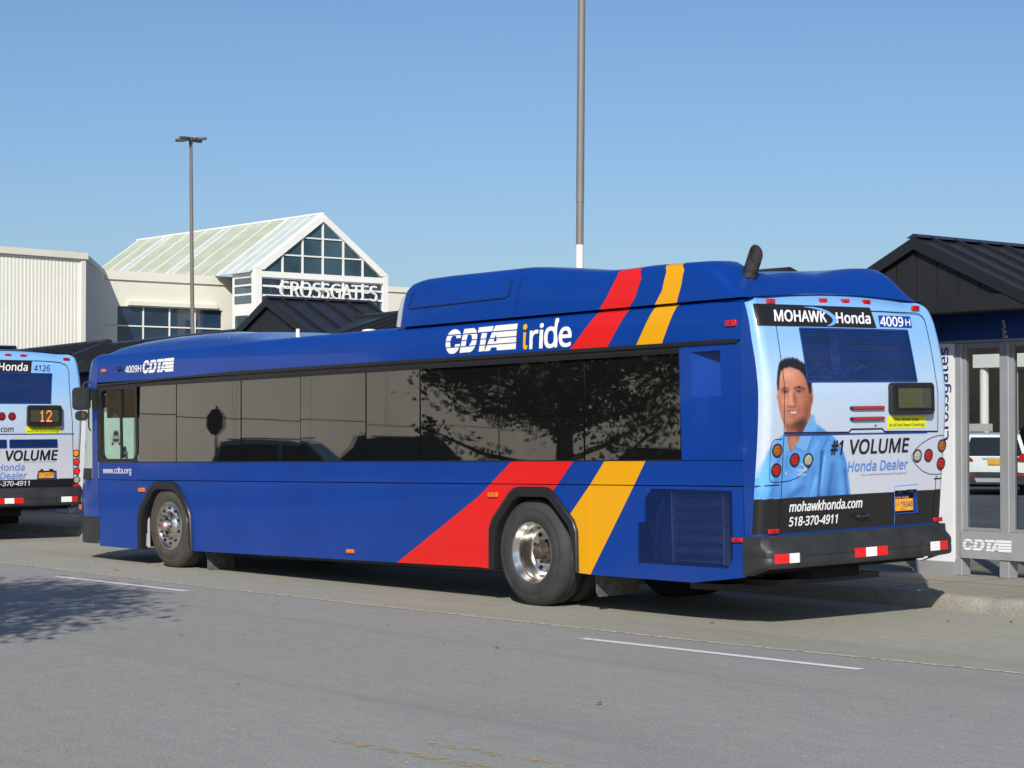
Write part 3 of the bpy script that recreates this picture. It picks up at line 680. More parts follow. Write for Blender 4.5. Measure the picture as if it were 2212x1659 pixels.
# ------------------------------------------------------------------ cars
def car(loc, rot, label, paint, kind='suv', plate=False, cat='car', L=4.7, Wd=1.86, H=1.66):
    t = tag(empty('parked_car', loc, (0, 0, rot)), label, cat, 'parked cars')
    w = Wd/2
    suv = kind == 'suv'
    belt = H*.60
    low = [(0.02, .38), (0, .62), (.05, .98 if suv else .9), (.12, belt), (L-1.25, belt), (L-.35, belt-.12), (L-.03, .72), (L, .42), (L-.2, .24), (.2, .26)]
    mb = MB()
    NS = 9
    def sect(y):
        k = abs(y)/w; s = 1-.06*k**4; return s
    ys = [w*v for v in (-1, -.97, -.8, -.4, 0, .4, .8, .97, 1)]
    n = len(low); vs = []
    cx = L/2
    for y in ys:
        k = abs(y)/w
        for x, z in low: vs.append((cx+(x-cx)*(1-.045*k**3), y, .62+(z-.62)*(1-(.10 if z > .62 else .05)*k**6)))
    fs = [(i*n+j, i*n+(j+1) % n, (i+1)*n+(j+1) % n, (i+1)*n+j) for i in range(len(ys)-1) for j in range(n)] + [tuple(range(n)), tuple(range((len(ys)-1)*n, len(ys)*n))[::-1]]
    mb.add(vs, fs); mb.build('body', paint, t, smooth=50)
    # greenhouse
    top = [(.16 if suv else .8, belt-.01), (.42 if suv else 1.15, H-.06), (.75 if suv else 1.5, H), (L-2.2, H-.02), (L-1.95, H-.08), (L-1.2, belt-.01)]
    def gh(inset, name, m, keep, off=0.):
        mb = MB(); vs = []
        for y in (-1, -.9, 0, .9, 1):
            for x, z in top:
                f = (z-belt)/(H-belt); vs.append((x, y*(w*.93-f*.20)+0, z+off))
        n = len(top); F = [(i*n+j, i*n+(j+1), (i+1)*n+(j+1), (i+1)*n+j) for i in range(4) for j in range(n-1)] + [tuple(range(n)), tuple(range(4*n, 5*n))[::-1]]
        mb.add(vs, F); return mb.build(name, m, t, smooth=40)
    gh(0, 'cabin', paint, None)
    # windows: rear, front and side panes just proud of the cabin
    def yat(z): return w*.93-(z-belt)/(H-belt)*.20
    zr0, zr1 = belt+.03, H-.13
    def xr(z): return np.interp(z, [belt-.01, H-.06], [top[0][0], top[1][0]])
    def xf(z): return np.interp(z, [belt-.01, H-.08], [top[5][0], top[4][0]])
    for nm, fx, s in (('rear_window', xr, -1), ('windshield', xf, 1)):
        mb = MB(); vs = [(fx(z)+s*.006, k*(yat(z)-.10), z) for z in (zr0, (zr0+zr1)/2, zr1) for k in (-1, 0, 1)]
        mb.add(vs, [(0, 1, 4, 3), (1, 2, 5, 4), (3, 4, 7, 6), (4, 5, 8, 7)]); mb.build(nm, M['glassdk'], t, smooth=0)
    for s in (-1, 1):
        a0, a1 = xr(zr0)+.12, xf(zr0)-.12; segs = [(a0, a0+.75), (a0+.82, (a0+.82+a1)/2-.04), ((a0+.82+a1)/2+.04, a1)] if suv else [(a0, (a0+a1)/2-.04), ((a0+a1)/2+.04, a1)]
        for a, b in segs:
            def X(x, z):
                lo, hi = xr(z)+.10, xf(z)-.10; return min(max(x, lo), hi)
            mb = MB(); mb.add([(X(a, zr0), s*(yat(zr0)+.006), zr0), (X(b, zr0), s*(yat(zr0)+.006), zr0), (X(b, zr1), s*(yat(zr1)+.006), zr1), (X(a, zr1), s*(yat(zr1)+.006), zr1)], [(0, 1, 2, 3)]); mb.build('side_window', M['glassdk'], t, smooth=0)
        mb = MB(); mb.tube([(.6, s*(w-.27), H+.02), (L-2.1, s*(w-.27), H+.02)], .022, 6)
        if suv: mb.build('roof_rail', M['silver'], t)
    for x in (.92, L-.95):
        for s in (-1, 1):
            mb = MB(); y = s*(w-.11); mb.lathe([(0, -.11), (.33, -.11), (.35, -.08), (.35, .08), (.33, .11), (0, .11)], (x, y, .35), 'y', 28); wh = mb.build('wheel', M['rubber'], t)
            mb = MB(); mb.lathe([(.0, .02*s), (.2, .025*s), (.23, .0)], (x, y+s*.112, .35), 'y', 24); mb.build('rim', M['alu2'], wh)
            mb = MB(); mb.lathe([(.37, -.001*s), (.41, .004*s)], (x, s*(w-.02), .36), 'y', 24); mb.build('wheel_arch', M['black'], t)
    # rear
    mb = MB(); vs = []
    mb.prism([(-w*.93, .27), (w*.93, .27), (w*.97, .56), (w*.6, .6), (-w*.6, .6), (-w*.97, .56)], -.05, .18, 'x'); bevel(mb.build('rear_bumper', M['black'] if suv else paint, t), .03)
    mb = MB(); mb.prism([(-w*.5, .33), (w*.5, .33), (w*.55, .44), (-w*.55, .44)], -.07, -.049, 'x'); mb.build('diffuser', M['silver'], t)
    for s in (-1, 1):
        mb = MB(); mb.prism([(s*w*.58, .92), (s*w*.98, .90), (s*w*.96, 1.10), (s*w*.80, 1.10)], -.012, .12, 'x'); mb.build('tail_light', M['redlens'], t)
        mb = MB(); mb.prism([(s*w*.6, .50), (s*w*.85, .50), (s*w*.85, .545), (s*w*.6, .545)], -.062, -.049, 'x'); mb.build('reflector', M['redlens'], t)
        mb = MB(); mb.prism([(s*w*.55, .66), (s*w*.9, .66), (s*w*.92, .80), (s*w*.65, .80)], L-.15, L-.005, 'x'); mb.build('headlight', M['clearlens'], t)
        mb = MB(); mb.box(L-1.75, L-1.6, s*(w+.02)-.07, s*(w+.02)+.07, belt-.02, belt+.12); bevel(mb.build('mirror', M['black'], t), .02)
    mb = MB(); mb.box(L-.12, L-.004, -w*.5, w*.5, .5, .68); mb.build('grille', M['black'], t)
    if plate:
        mb = MB(); mb.box(-.028, -.012, -.16, .16, .80, .95); mb.build('licence_plate', M['plate'], t)
        mb = MB(); mb.box(-.022, -.005, -.30, .30, .965, .985); mb.build('chrome_strip', M['silver'], t)
    mb = MB(); mb.box(.15, L-.2, -w+.15, w-.15, .2, .34); mb.build('underbody', M['void'], t, smooth=0)
    return t
PW = mat('white_car_paint', (.80, .80, .79), .3, coat=.8, var=.02); PB = mat('grey_blue_car_paint', (.10, .13, .20), .3, coat=.8, var=.05); PS = mat('silver_car_paint', (.42, .42, .43), .3, metal=.4, coat=.8, var=.03)
PK = mat('black_car_paint', (.012, .012, .013), .3, coat=1, var=.05); PR = mat('dark_red_car_paint', (.12, .008, .008), .3, coat=1, var=.05); PG = mat('graphite_car_paint', (.03, .03, .033), .3, coat=1, var=.05)
car((-21.0, 31.3, 0), math.radians(127), 'white suv seen from behind through the shelter glass', PW, plate=True, cat='suv', H=1.66)
car((-17.6, 33.1, 0), math.radians(127), 'grey blue car seen through glass at the right frame edge', PB, 'sedan', H=1.5)
for x, y, a, lab, p, k, h, cat in ((-33.0, -14.3, 318, 'silver suv parked across the street, first in the window reflection', PS, 'suv', 1.72, 'suv'), (-32.2, -18.0, 312, 'black tall suv parked beside the silver one across the street', PK, 'suv', 1.86, 'suv'),
        (-31.0, -21.2, 128, 'graphite suv parked between black suv and red car', PG, 'suv', 1.86, 'suv'), (-29.6, -24.4, 318, 'black sedan parked across the street beside the graphite suv', PK, 'sedan', 1.62, 'car'), (-27.6, -25.6, 310, 'dark red car parked across the street behind the tree', PR, 'suv', 1.74, 'car'),
        (-23.4, -22.4, 305, 'black van like suv parked across the street beneath the tree', PK, 'suv', 1.9, 'suv')):
    car((x, y, 0), math.radians(a), lab, p, k, cat=cat, H=h)
# entrance seen through the shelter glass
t = tag(empty('mall_side_entrance', (-46, 62, 0)), 'mall entrance, back wall coloured dark as shade, with white canopy and columns behind the white suv', 'building')
def EB(mb, name, m): o = mb.build(name, m, t, smooth=0); o.location = (46, -62, 0); return o
mb = MB(); mb.box(-62, -30, 70, 71, 0, 6.4); EB(mb, 'wall', mat('shade_brown_wall', (.035, .025, .018), .8, var=.4, scale=.5))  # deep brown puts the entrance's shade into the wall colour
mb = MB(); mb.box(-44.6, -30, 61.2, 69, 4.48, 5.08); EB(mb, 'canopy', M['mallwhite'])
for x, y in ((-44.2, 61.5), (-42.6, 61.5), (-39.5, 61.5), (-35, 61.5)):
    mb = MB(); mb.lathe([(.2, 0), (.2, 4.47)], (x, y, 0), 'z', 16); EB(mb, 'column', M['mallwhite'])
mb = MB(); mb.box(-44.45, -43.3, 60.6, 60.9, 1.6, 1.95); EB(mb, 'panel', M['mallgrey'])
# ------------------------------------------------------------------ across the street (seen in the bus windows)
t = tag(empty('store_building', (-41, -17, 0)), 'cream concrete store wall across the street with a brick end', 'building')
wd = Vector((-.535, -.845)); wn = Vector((.845, -.535)); w0 = Vector((-40.9, -16.6))
def OW(name, s0, s1, z0, z1, th, m, off=0.):
    a, b = w0+wd*s0+wn*off, w0+wd*s1+wn*off; c, d = b-wn*th, a-wn*th
    mb = MB(); P = [a, b, c, d]; mb.add([(p.x, p.y, z0) for p in P]+[(p.x, p.y, z1) for p in P], [(0, 1, 5, 4), (1, 2, 6, 5), (2, 3, 7, 6), (3, 0, 4, 7), (4, 5, 6, 7), (3, 2, 1, 0)])
    o = mb.build(name, m, t, smooth=0); o.location = (41, 17, 0); return o
for k in range(12):
    for z0_, z1_ in ((-.02, 2.42), (2.45, 5.2), (5.23, 7.8)): OW('wall_panel', k*6.3+.02, (k+1)*6.3-.02, z0_, z1_, .3, M['oppwall'])
OW('wall_backing', 0, 75.6, -.02, 7.7, .3, M['gable'], -.31)
OW('brick_wall', -7, -.05, -.02, 6.8, .5, M['brick'], .1)
def tree(loc, h, cr, cz, n, label, seed, tr=.16, leaf=.13, el=1.):
    random.seed(seed); rg = np.random.default_rng(seed)
    t = tag(empty('street_tree', loc), label, 'tree', 'street trees across the road')
    mb = MB(); mb.tube([(0, 0, 0), (.02, .03, cz*.45), (-.03, .02, cz), (.05, 0, h*.85)], [tr*1.25, tr, tr*.8, tr*.2], 10)
    ends = []
    for k in range(16):
        a = k*2.4+R(-.3, .3); z0 = cz*.45+(h*.5)*k/16*.9; ln = cr*R(.65, 1.); up = R(.25, .6)
        p0 = Vector((0, 0, z0)); p1 = p0+Vector((math.cos(a)*ln*.5, math.sin(a)*ln*.5, ln*up*.3)); p2 = p0+Vector((math.cos(a+.15)*ln, math.sin(a+.15)*ln, ln*up))
        mb.tube([p0, p1, p2], [tr*.4, tr*.25, .012], 6); ends += [p1, p2, (p1+p2)/2]
    mb.build('trunk', M['bark'], t)
    # leaf clumps through the crown
    cl = []
    for k in range(n//85):
        v = rg.normal(size=3); v /= np.linalg.norm(v); r = rg.uniform(.35, 1)**.6
        c = np.array([v[0]*cr*r*el, v[1]*cr*r, cz+ (h-cz)*.5+v[2]*(h-cz)*.55*r])
        cl.append(c)
    cl += [np.array(e) for e in ends]
    V = []; F = []
    for c in cl:
        rad = rg.uniform(.25, .62)
        for q in range(85):
            p = c+rg.normal(size=3)*rad*.55*np.array([1.15, 1.15, .6]); u = rg.normal(size=3); u /= np.linalg.norm(u); w_ = np.cross(u, rg.normal(size=3)); w_ /= np.linalg.norm(w_); s_ = leaf*rg.uniform(.6, 1.2)
            o = len(V); V += [tuple(p-u*s_*.5), tuple(p+w_*s_*.3), tuple(p+u*s_*.5), tuple(p-w_*s_*.3)]; F.append((o, o+1, o+2, o+3))
    mb = MB(); mb.v = V; mb.f = F; mb.m = [0]*len(F)
    me = bpy.data.meshes.new('crown'); me.from_pydata(V, [], F); me.materials.append(M['leaf']); o = bpy.data.objects.new('crown', me); S.collection.objects.link(o); o.parent = t
    return t
tree((-19.4, -14.6, 0), 6.8, 3.5, 2.15, 30000, 'broad oak with low branches reflected in the middle bus windows', 3, tr=.2, leaf=.15)
tree((-1.7, -11.5, 0), 6.4, 2.85, 3.3, 22000, 'leafy oak whose shadow falls on the road at the left', 5)
t = tag(empty('stop_sign', (-28.2, -11.5, 0), (0, 0, math.radians(72))), 'octagonal stop sign on a post across the street seen from its back', 'sign')
mb = MB(); mb.tube([(0, 0, 0), (0, 0, 2.5)], .03, 8); mb.build('post', M['gable'], t)
mb = MB(); mb.prism([(-.0+.33*math.cos(math.radians(22.5+45*k)), 2.12+.33*math.sin(math.radians(22.5+45*k))) for k in range(8)], .03, .036, 'x'); mb.build('sign_plate', mat('sign_back', (.09, .05, .04), .6), t, smooth=0)
random.seed(11)

# ================================================================== BUSES
BW = 2.57
PZ = [.80, .83, 1.28, 1.6, 1.9, 2.15, 2.4, 2.65, 2.8, 2.95, 3.0, 3.04]
PX = [.010, .012, .06, .10, .128, .137, .11, .06, .025, -.04, -.10, -.22]
_pz = np.linspace(.8, 3.04, 200); _px = np.interp(_pz, PZ, PX)
_k = np.hanning(23); _k /= _k.sum(); _pp = np.pad(_px, 11, mode='edge'); _px = np.convolve(_pp, _k, 'valid')
def prof(z): return np.interp(z, _pz, _px)
def rear_x(y, z):
    y = np.asarray(y, float); d = np.clip(np.minimum(y, BW-y), 0, .09); r = .09
    return prof(z) - (r-np.sqrt(np.maximum(0, r*r-(r-d)**2))) - .02*((y-BW/2)/(BW/2))**2
def RYc(ym, z): return ym - .83*float(prof(z))
def RP(off=.006):
    def f(ym, z):
        y = RYc(ym, z); return (float(rear_x(y, z))+off, y, z)
    return f
def side_y(z):   # side wall lean above the windows
    return np.interp(z, [0, 2.60, 2.8, 2.90, 2.945, 2.975, 2.99], [0, 0, .014, .028, .045, .085, .14])
def ztop(y): return 3.035 - .06*((y-BW/2)/(BW/2))**2

def smooth_step(x, a, b):
    t = np.clip((x-a)/(b-a+1e-9), 0, 1); return t*t*(3-2*t)
def inpoly(X, Y, P):
    c = np.zeros(X.shape, bool); n = len(P)
    for i in range(n):
        x1, y1 = P[i]; x2, y2 = P[(i+1) % n]
        if y1 == y2: continue
        c ^= ((y1 > Y) != (y2 > Y)) & (X < (x2-x1)*(Y-y1)/(y2-y1)+x1)
    return c
def ad_print(Y, Z, variant, shape=None):
    """colours of the printed wrap; Y, Z bus coordinates of the grid points -> linear rgb"""
    xr = prof(Z); Ym = Y + .83*xr
    n = Y.size; C = np.zeros((n, 3))
    def col(*c): return np.array([c[0], c[1], c[2]], float)
    g = np.interp(Z, [.8, 1.35, 1.9, 2.25, 2.6, 3.05] if variant == 0 else [.8, 1.5, 1.75, 2.1, 2.5, 3.05], [0, .1, .3, .55, .85, 1])
    low, mid, top = col(212, 212, 222), col(190, 215, 240), col(128, 186, 242)
    C[:] = np.where((g < .5)[:, None], low+(mid-low)*(g*2)[:, None], mid+(top-mid)*((g-.5)*2)[:, None])
    if variant == 0:
        # printed portrait of a man in a blue polo shirt; art coordinates mx,my
        mx = 34.29+824.59*Y-32.11*Z+.22*Y*Z+922.83*xr; my = 3105.07-97.76*Y-1252.27*Z+42.73*Y*Z-26.49*xr
        def ell(cx, cy, rx, ry, soft=.25, ang=0.):
            c, s = math.cos(ang), math.sin(ang); u = ((mx-cx)*c+(my-cy)*s)/rx; v = (-(mx-cx)*s+(my-cy)*c)/ry
            return 1-smooth_step(np.sqrt(u*u+v*v), 1-soft, 1+soft*.3)
        def pol(P, col_, a=1.):
            m = inpoly(mx, my, P); C[m] = C[m]*(1-a)+np.array(col_)*a; return m
        def bl(mask, col_, a=1.):
            w = (mask*a)[:, None]; C[:] = C*(1-w)+np.array(col_)*w
        wave = lambda f, ph: np.sin(mx*f+my*f*.35+ph)
        # torso
        T = [(300, 890), (255, 930), (170, 1010), (120, 1100), (80, 1250), (55, 1400), (25, 1640), (1010, 1600), (985, 1400), (960, 1210), (910, 1060), (830, 950), (740, 880), (610, 790), (600, 700), (575, 700), (480, 900)]
        m = pol(T, (86, 150, 222))
        sh = np.zeros(n)
        def fold(x0, y0, x1, y1, wd, a):
            dx, dy = x1-x0, y1-y0; L = math.hypot(dx, dy); t = np.clip(((mx-x0)*dx+(my-y0)*dy)/L**2, 0, 1)
            d = np.hypot(mx-x0-t*dx, my-y0-t*dy); return a*np.exp(-(d/wd)**2)
        sh += fold(690, 1100, 650, 1600, 16, -.55)+fold(700, 1060, 760, 940, 14, -.2)+fold(720, 1150, 660, 1580, 14, .25)+fold(880, 1130, 900, 1590, 40, .16)
        sh += fold(800, 1250, 760, 1590, 26, -.18)+fold(600, 1300, 560, 1590, 30, -.12)+fold(640, 1000, 540, 1200, 22, .14)+fold(940, 1300, 970, 1590, 16, -.25)
        sh += fold(480, 1500, 330, 1620, 40, -.22)+fold(150, 1250, 110, 1600, 30, .12)+fold(440, 1000, 320, 1120, 12, -.3)+fold(410, 950, 480, 900, 12, -.12)
        sh += fold(560, 1120, 500, 1420, 26, -.10)+fold(420, 1180, 380, 1500, 30, .08)+fold(620, 1400, 560, 1620, 18, .2)+fold(240, 1180, 150, 1330, 16, -.2)+fold(200, 1420, 140, 1600, 18, -.16)+fold(820, 1000, 900, 1180, 20, -.12)
        sh += .05*wave(.012, 1)+.04*wave(.02, 3)+.12*smooth_step(mx, 900, 300)-.10*smooth_step(my, 1450, 1650)
        C[m] = np.clip(C[m]*(1+sh[m][:, None]*np.array([1.25, 1.0, .7])), 0, 250)
        # neck / chest opening
        pol([(290, 830), (300, 920), (315, 960), (330, 1060), (350, 1115), (400, 1050), (440, 990), (520, 880), (570, 720), (560, 640), (300, 700)], (176, 108, 84))
        bl(ell(470, 830, 90, 90, .6)*inpoly(mx, my, [(290, 780), (420, 760), (560, 640), (575, 700), (520, 890), (400, 930), (300, 910)]), (84, 46, 38), .85)
        bl(ell(380, 1010, 50, 90, .6), (214, 152, 128), .5)
        # collar wings
        pol([(470, 900), (575, 700), (605, 708), (612, 760), (640, 830), (600, 905), (530, 1085), (490, 1105), (440, 1095), (400, 1050)], (118, 178, 238))
        bl(fold(600, 905, 530, 1095, 9, 1.), (50, 100, 175), .6); bl(fold(400, 1060, 490, 1110, 8, 1.), (50, 100, 175), .6)
        pol([(262, 930), (312, 925), (320, 1000), (340, 1110), (330, 1145), (255, 1160)], (112, 172, 234))
        bl(fold(315, 1110, 300, 1280, 6, 1.), (56, 104, 178), .5)
        # head
        H = [(225, 200), (212, 300), (212, 450), (214, 520), (232, 640), (250, 720), (275, 790), (320, 850), (380, 872), (440, 850), (510, 770), (556, 690), (575, 600), (590, 480), (580, 380), (545, 240), (480, 140), (350, 110), (260, 150)]
        m = pol(H, (208, 136, 108))
        # ears
        bl(ell(568, 520, 26, 78, .3), (196, 118, 92)); bl(ell(572, 530, 10, 46, .5), (130, 62, 48), .7); bl(ell(214, 490, 12, 50, .4), (206, 132, 108), .8)
        w = inpoly(mx, my, H).astype(float)
        bl(w*smooth_step(mx+my*.12, 420, 660), (140, 76, 54), .7)
        bl(w*ell(310, 250, 110, 80, 1.1), (240, 178, 148), .75); bl(w*ell(286, 545, 48, 60, 1.1), (236, 168, 142), .7); bl(w*ell(470, 560, 60, 60, 1.1), (204, 124, 94), .7); bl(w*ell(235, 600, 26, 130, .9), (170, 104, 82), .5)
        bl(w*ell(270, 700, 60, 80, 1.), (196, 128, 104), .5); bl(w*ell(520, 640, 50, 120, 1.), (124, 68, 50), .45)
        bl(w*smooth_step(my, 700, 880), (120, 72, 58), .75); bl(w*ell(450, 790, 110, 60, .9, -.5), (62, 38, 32), .8); bl(w*ell(378, 745, 110, 60, 1.1), (176, 112, 92), .45)
        bl(w*ell(330, 760, 60, 40, .9), (206, 142, 120), .6)
        # eye sockets, brows, eyes
        for cx, cy in ((294, 442), (440, 438)):
            bl(w*ell(cx, cy-6, 56, 34, .9), (118, 62, 48), .75); bl(ell(cx, cy+3, 25, 8, .4), (206, 190, 182), .7); bl(ell(cx, cy+2, 14, 11, .3), (36, 26, 24), .95)
            bl(ell(cx, cy+1, 22, 8, .6), (40, 26, 22), .35); bl(fold(cx-28, cy-2, cx, cy-8, 4, 1.)+fold(cx, cy-8, cx+30, cy-2, 4, 1.), (60, 34, 30), .7); bl(fold(cx-26, cy+20, cx+26, cy+20, 7, 1.), (196, 124, 102), .5)
        bl(fold(252, 414, 290, 398, 7, 1.)+fold(290, 398, 326, 408, 6, 1.), (84, 48, 38), .8); bl(fold(388, 404, 440, 388, 10, 1.)+fold(440, 388, 502, 412, 9, 1.), (58, 32, 26), .85)
        # nose
        bl(w*fold(352, 440, 350, 570, 12, 1.), (250, 190, 162), .6); bl(w*fold(390, 470, 404, 575, 16, 1.), (138, 74, 56), .7); bl(w*ell(366, 610, 58, 18, .8), (146, 80, 64), .7); bl(w*(fold(332, 600, 350, 606, 6, 1.)+fold(385, 606, 404, 600, 7, 1.)), (110, 56, 46), .7); bl(w*ell(366, 580, 30, 20, .8), (238, 166, 140), .6); bl(w*fold(340, 612, 400, 612, 7, 1.), (170, 98, 80), .5)
        bl(w*fold(322, 606, 300, 662, 9, 1.), (182, 110, 88), .55); bl(w*fold(428, 600, 462, 660, 10, 1.), (156, 86, 68), .55)
        # smile
        bl(w*(fold(312, 658, 345, 648, 6, 1.)+fold(345, 648, 378, 650, 6, 1.)+fold(378, 650, 445, 654, 6, 1.)), (150, 80, 72), .8)
        pol([(318, 660), (345, 655), (378, 655), (412, 656), (442, 660), (428, 684), (400, 698), (372, 702), (342, 690)], (150, 84, 78))
        pol([(334, 664), (352, 660), (378, 659), (406, 661), (426, 665), (414, 678), (396, 686), (372, 688), (350, 681)], (228, 218, 204))
        bl(w*fold(345, 702, 405, 706, 8, 1.), (196, 118, 106), .8); bl(w*fold(350, 722, 400, 724, 7, 1.), (170, 100, 82), .5)
        # hair
        P = [(205, 350), (212, 230), (222, 150), (235, 110)]
        rr_ = np.random.default_rng(4); xsn = 235
        while xsn < 480:
            yb = np.interp(xsn, [235, 290, 360, 420, 480], [105, 70, 58, 75, 118]); P += [(xsn, yb-rr_.uniform(0, 12)), (xsn+6, yb+rr_.uniform(8, 22))]; xsn += 12
        P += [(500, 120), (545, 240), (575, 330), (572, 440), (552, 470), (538, 400), (518, 320), (495, 260), (440, 200), (350, 168), (290, 175), (245, 210), (232, 300), (226, 420), (216, 440)]
        pol(P, (32, 22, 20)); bl(inpoly(mx, my, P)*ell(230, 360, 16, 110, .8), (70, 50, 42), .7)
        bl(inpoly(mx, my, P)*(np.sin(mx*.35+my*.1) > .6), (62, 46, 40), .5)
        # embroidered crest, buttons
        bl(ell(300, 1345, 9, 18, .4), (230, 235, 240), .9)
        m = (np.abs(np.hypot((mx-440)/68, (my-1290)/48)-1) < .09) & (mx > 445); C[m] = (235, 240, 245)
    if shape and variant == 0:     # soften the painted edges like a photographic print
        G_ = C.reshape(*shape, 3); kk = np.exp(-np.linspace(-2, 2, 7)**2); kk /= kk.sum()
        for ax_ in (0, 1):
            P_ = np.pad(G_, [(3, 3) if q == ax_ else (0, 0) for q in range(3)], mode='edge')
            G_ = sum(w_*np.take(P_, range(i_, i_+shape[ax_]), axis=ax_) for i_, w_ in enumerate(kk))
        C = G_.reshape(-1, 3)
    C *= (1+.018*np.random.default_rng(9).normal(size=(n, 1)))
    # black bands and the blue strip along the bottom
    if variant == 0:
        m = (Z < 1.17+.0) & (Z > .852); C[m] = (30, 28, 31)
        m = Z <= .853; C[m] = (24, 62, 140)
    else:
        m = (Z < .97) & (Z > .83); C[m] = (30, 28, 31); m = Z <= .83; C[m] = (24, 24, 26)
    C = np.clip(C/255., 0, 1); return np.where(C <= .04045, C/12.92, ((C+.055)/1.055)**2.4)*.88
def print_mat():
    m, t, b = newmat('printed_wrap'); a = nd(t, 'ShaderNodeVertexColor', layer_name='print'); t.links.new(a.outputs[0], b.inputs['Base Color'])
    b.inputs['Roughness'].default_value = .35; b.inputs['Coat Weight'].default_value = .35; b.inputs['Coat Roughness'].default_value = .06; return m
M['wrap'] = print_mat()

def arch_pts(pts, k=.035):
    cx = sum(p[0] for p in pts)/len(pts); out = []
    for i, (x, z) in enumerate(pts):
        if i in (0, len(pts)-1): out.append((x+(k if x < cx else -k), z-.01)); continue
        d = Vector((cx-x, .55-z)).normalized(); out.append((x+d.x*k*1.1, z+d.y*k*1.1))
    return out
RA = [(-3.823, .414), (-3.809, .826), (-3.752, .935), (-3.462, 1.211), (-3.384, 1.252), (-3.307, 1.262), (-2.931, 1.262), (-2.845, 1.249), (-2.785, 1.217), (-2.48, .936), (-2.431, .826), (-2.433, .430)]
FA = [(-11.156, .385), (-11.141, .799), (-11.093, .935), (-10.795, 1.216), (-10.70, 1.262), (-10.62, 1.274), (-10.266, 1.277), (-10.154, 1.253), (-10.075, 1.205), (-9.846, .954), (-9.787, .842), (-9.771, .408)]
BR = Euler((.0169, -.0153, 0)).to_matrix()

def wheel(t, world, kind, side=-1, flip=False):
    """world = wheel centre at the outer tyre face"""
    loc = BR.transposed() @ Vector(world) if world[2] is not None else None
    e = bpy.data.objects.new('wheel', None); S.collection.objects.link(e); e.parent = t; e.location = loc; e.empty_display_size = .1
    sgn = 1 if not flip else -1
    def L(prof_, name, m, par, n=64, c=(0, 0, 0)):
        mb = MB(); mb.lathe([(r, d*sgn) for r, d in prof_], c, 'y', n); o = mb.build(name, m, par, smooth=50); return o
    Rt = .545
    tyre = [(.300, .02), (.312, -.002), (.335, -.014), (.36, -.020), (.43, -.026), (.435, -.021), (.44, -.024), (.485, -.012), (.49, -.006), (.497, -.004), (.525, .02), (Rt-.006, .045), (Rt, .065), (Rt, .10), (Rt-.01, .103), (Rt-.01, .115), (Rt, .118), (Rt, .17), (Rt-.01, .173), (Rt-.01, .185), (Rt, .188), (Rt, .24), (.52, .29), (.43, .32), (.30, .30)]
    o = L(tyre, 'tyre', M['rubber2'] if kind == 'front' else M['rubber'], e, 72)
    if kind == 'rear':
        L([(.307, .02), (.315, .0), (.312, -.006), (.300, -.004), (.292, .012), (.285, .03), (.272, .05), (.262, .075), (.258, .12), (.252, .17), (.235, .205), (.20, .225), (.13, .228), (.10, .225)], 'rim', M['alu'], e)
        L([(.262, .20), (.232, .214), (.19, .222), (.12, .222), (.0, .22)], 'wheel_disc', M['alu2'], e)
        for k in range(10):
            a = 2*math.pi*(k+.5)/10; L([(.0, .208), (.021, .208), (.023, .222)], 'hand_hole', M['void'], e, 14, (.205*math.cos(a), 0, .205*math.sin(a)))
        L([(.125, .215), (.12, .16), (.105, .15), (.07, .145), (.066, .07), (.058, .062), (.0, .06)], 'hub', M['steel'], e, 32)
        for k in range(10):
            a = 2*math.pi*k/10; L([(.0, .14), (.014, .14), (.016, .21)], 'lug_nut', M['steel'], e, 6, (.112*math.cos(a), 0, .112*math.sin(a)))
        L([(.30, .36), (.43, .345), (.53, .37), (Rt, .41), (Rt, .58), (.5, .64), (.3, .64)], 'inner_tyre', M['rubber'], e, 64)
    else:
        L([(.307, .02), (.315, .0), (.312, -.008), (.300, -.008), (.294, .006), (.287, .018), (.28, .012), (.235, .0), (.185, -.006), (.172, -.03), (.165, -.052), (.15, -.058), (.11, -.058), (.104, -.05), (.102, -.02)], 'rim', M['alu'], e)
        for k in range(10):
            a = 2*math.pi*(k+.5)/10; L([(.0, -.012), (.019, -.012), (.021, .0)], 'hand_hole', M['void'], e, 14, (.228*math.cos(a), 0, .228*math.sin(a)))
        for k in range(10):
            a = 2*math.pi*k/10; L([(.0, -.092), (.016, -.088), (.019, -.058)], 'lug_nut', M['steel'], e, 8, (.132*math.cos(a), 0, .132*math.sin(a)))
        L([(.10, -.03), (.0, -.03)], 'hub_recess', M['void'], e, 32)
        L([(.075, -.03), (.07, -.085), (.055, -.11), (.03, -.125), (.0, -.127)], 'hub', M['alu2'], e, 32)
        L([(.024, -.124), (.02, -.134), (.0, -.136)], 'hub_cap', M['redlens'], e, 20)
    return e

def round_lamp(t, ym, z, m, led=None, r=.053):
    y = RYc(ym, z); x = float(rear_x(y, z)); dz = .02
    tilt = math.atan2(float(prof(z+dz)-prof(z-dz)), 2*dz)
    e = bpy.data.objects.new('tail_lamp', None); S.collection.objects.link(e); e.parent = t; e.location = (x, y, z); e.rotation_euler = (0, -tilt*-1, 0); e.empty_display_size = .05
    mb = MB(); mb.lathe([(r+.010, -.02), (r+.010, .008), (r+.002, .012), (r-.002, .004), (r-.003, -.01)], (0, 0, 0), 'x', 32); mb.build('lamp_ring', M['black'], e)
    mb = MB(); mb.lathe([(r-.002, -.002), (r-.004, .006), (r*.6, .010), (0, .012)], (0, 0, 0), 'x', 32); mb.build('lens', m, e)
    mb = MB()
    for rr, nn in ((0, 1), (r*.34, 6), (r*.68, 12)):
        for k in range(nn):
            a = 2*math.pi*k/nn; mb.lathe([(.0065, .008), (.004, .0145), (0, .0155)], (0, rr*math.cos(a), rr*math.sin(a)), 'x', 6)
    mb.build('led_dots', led or m, e)
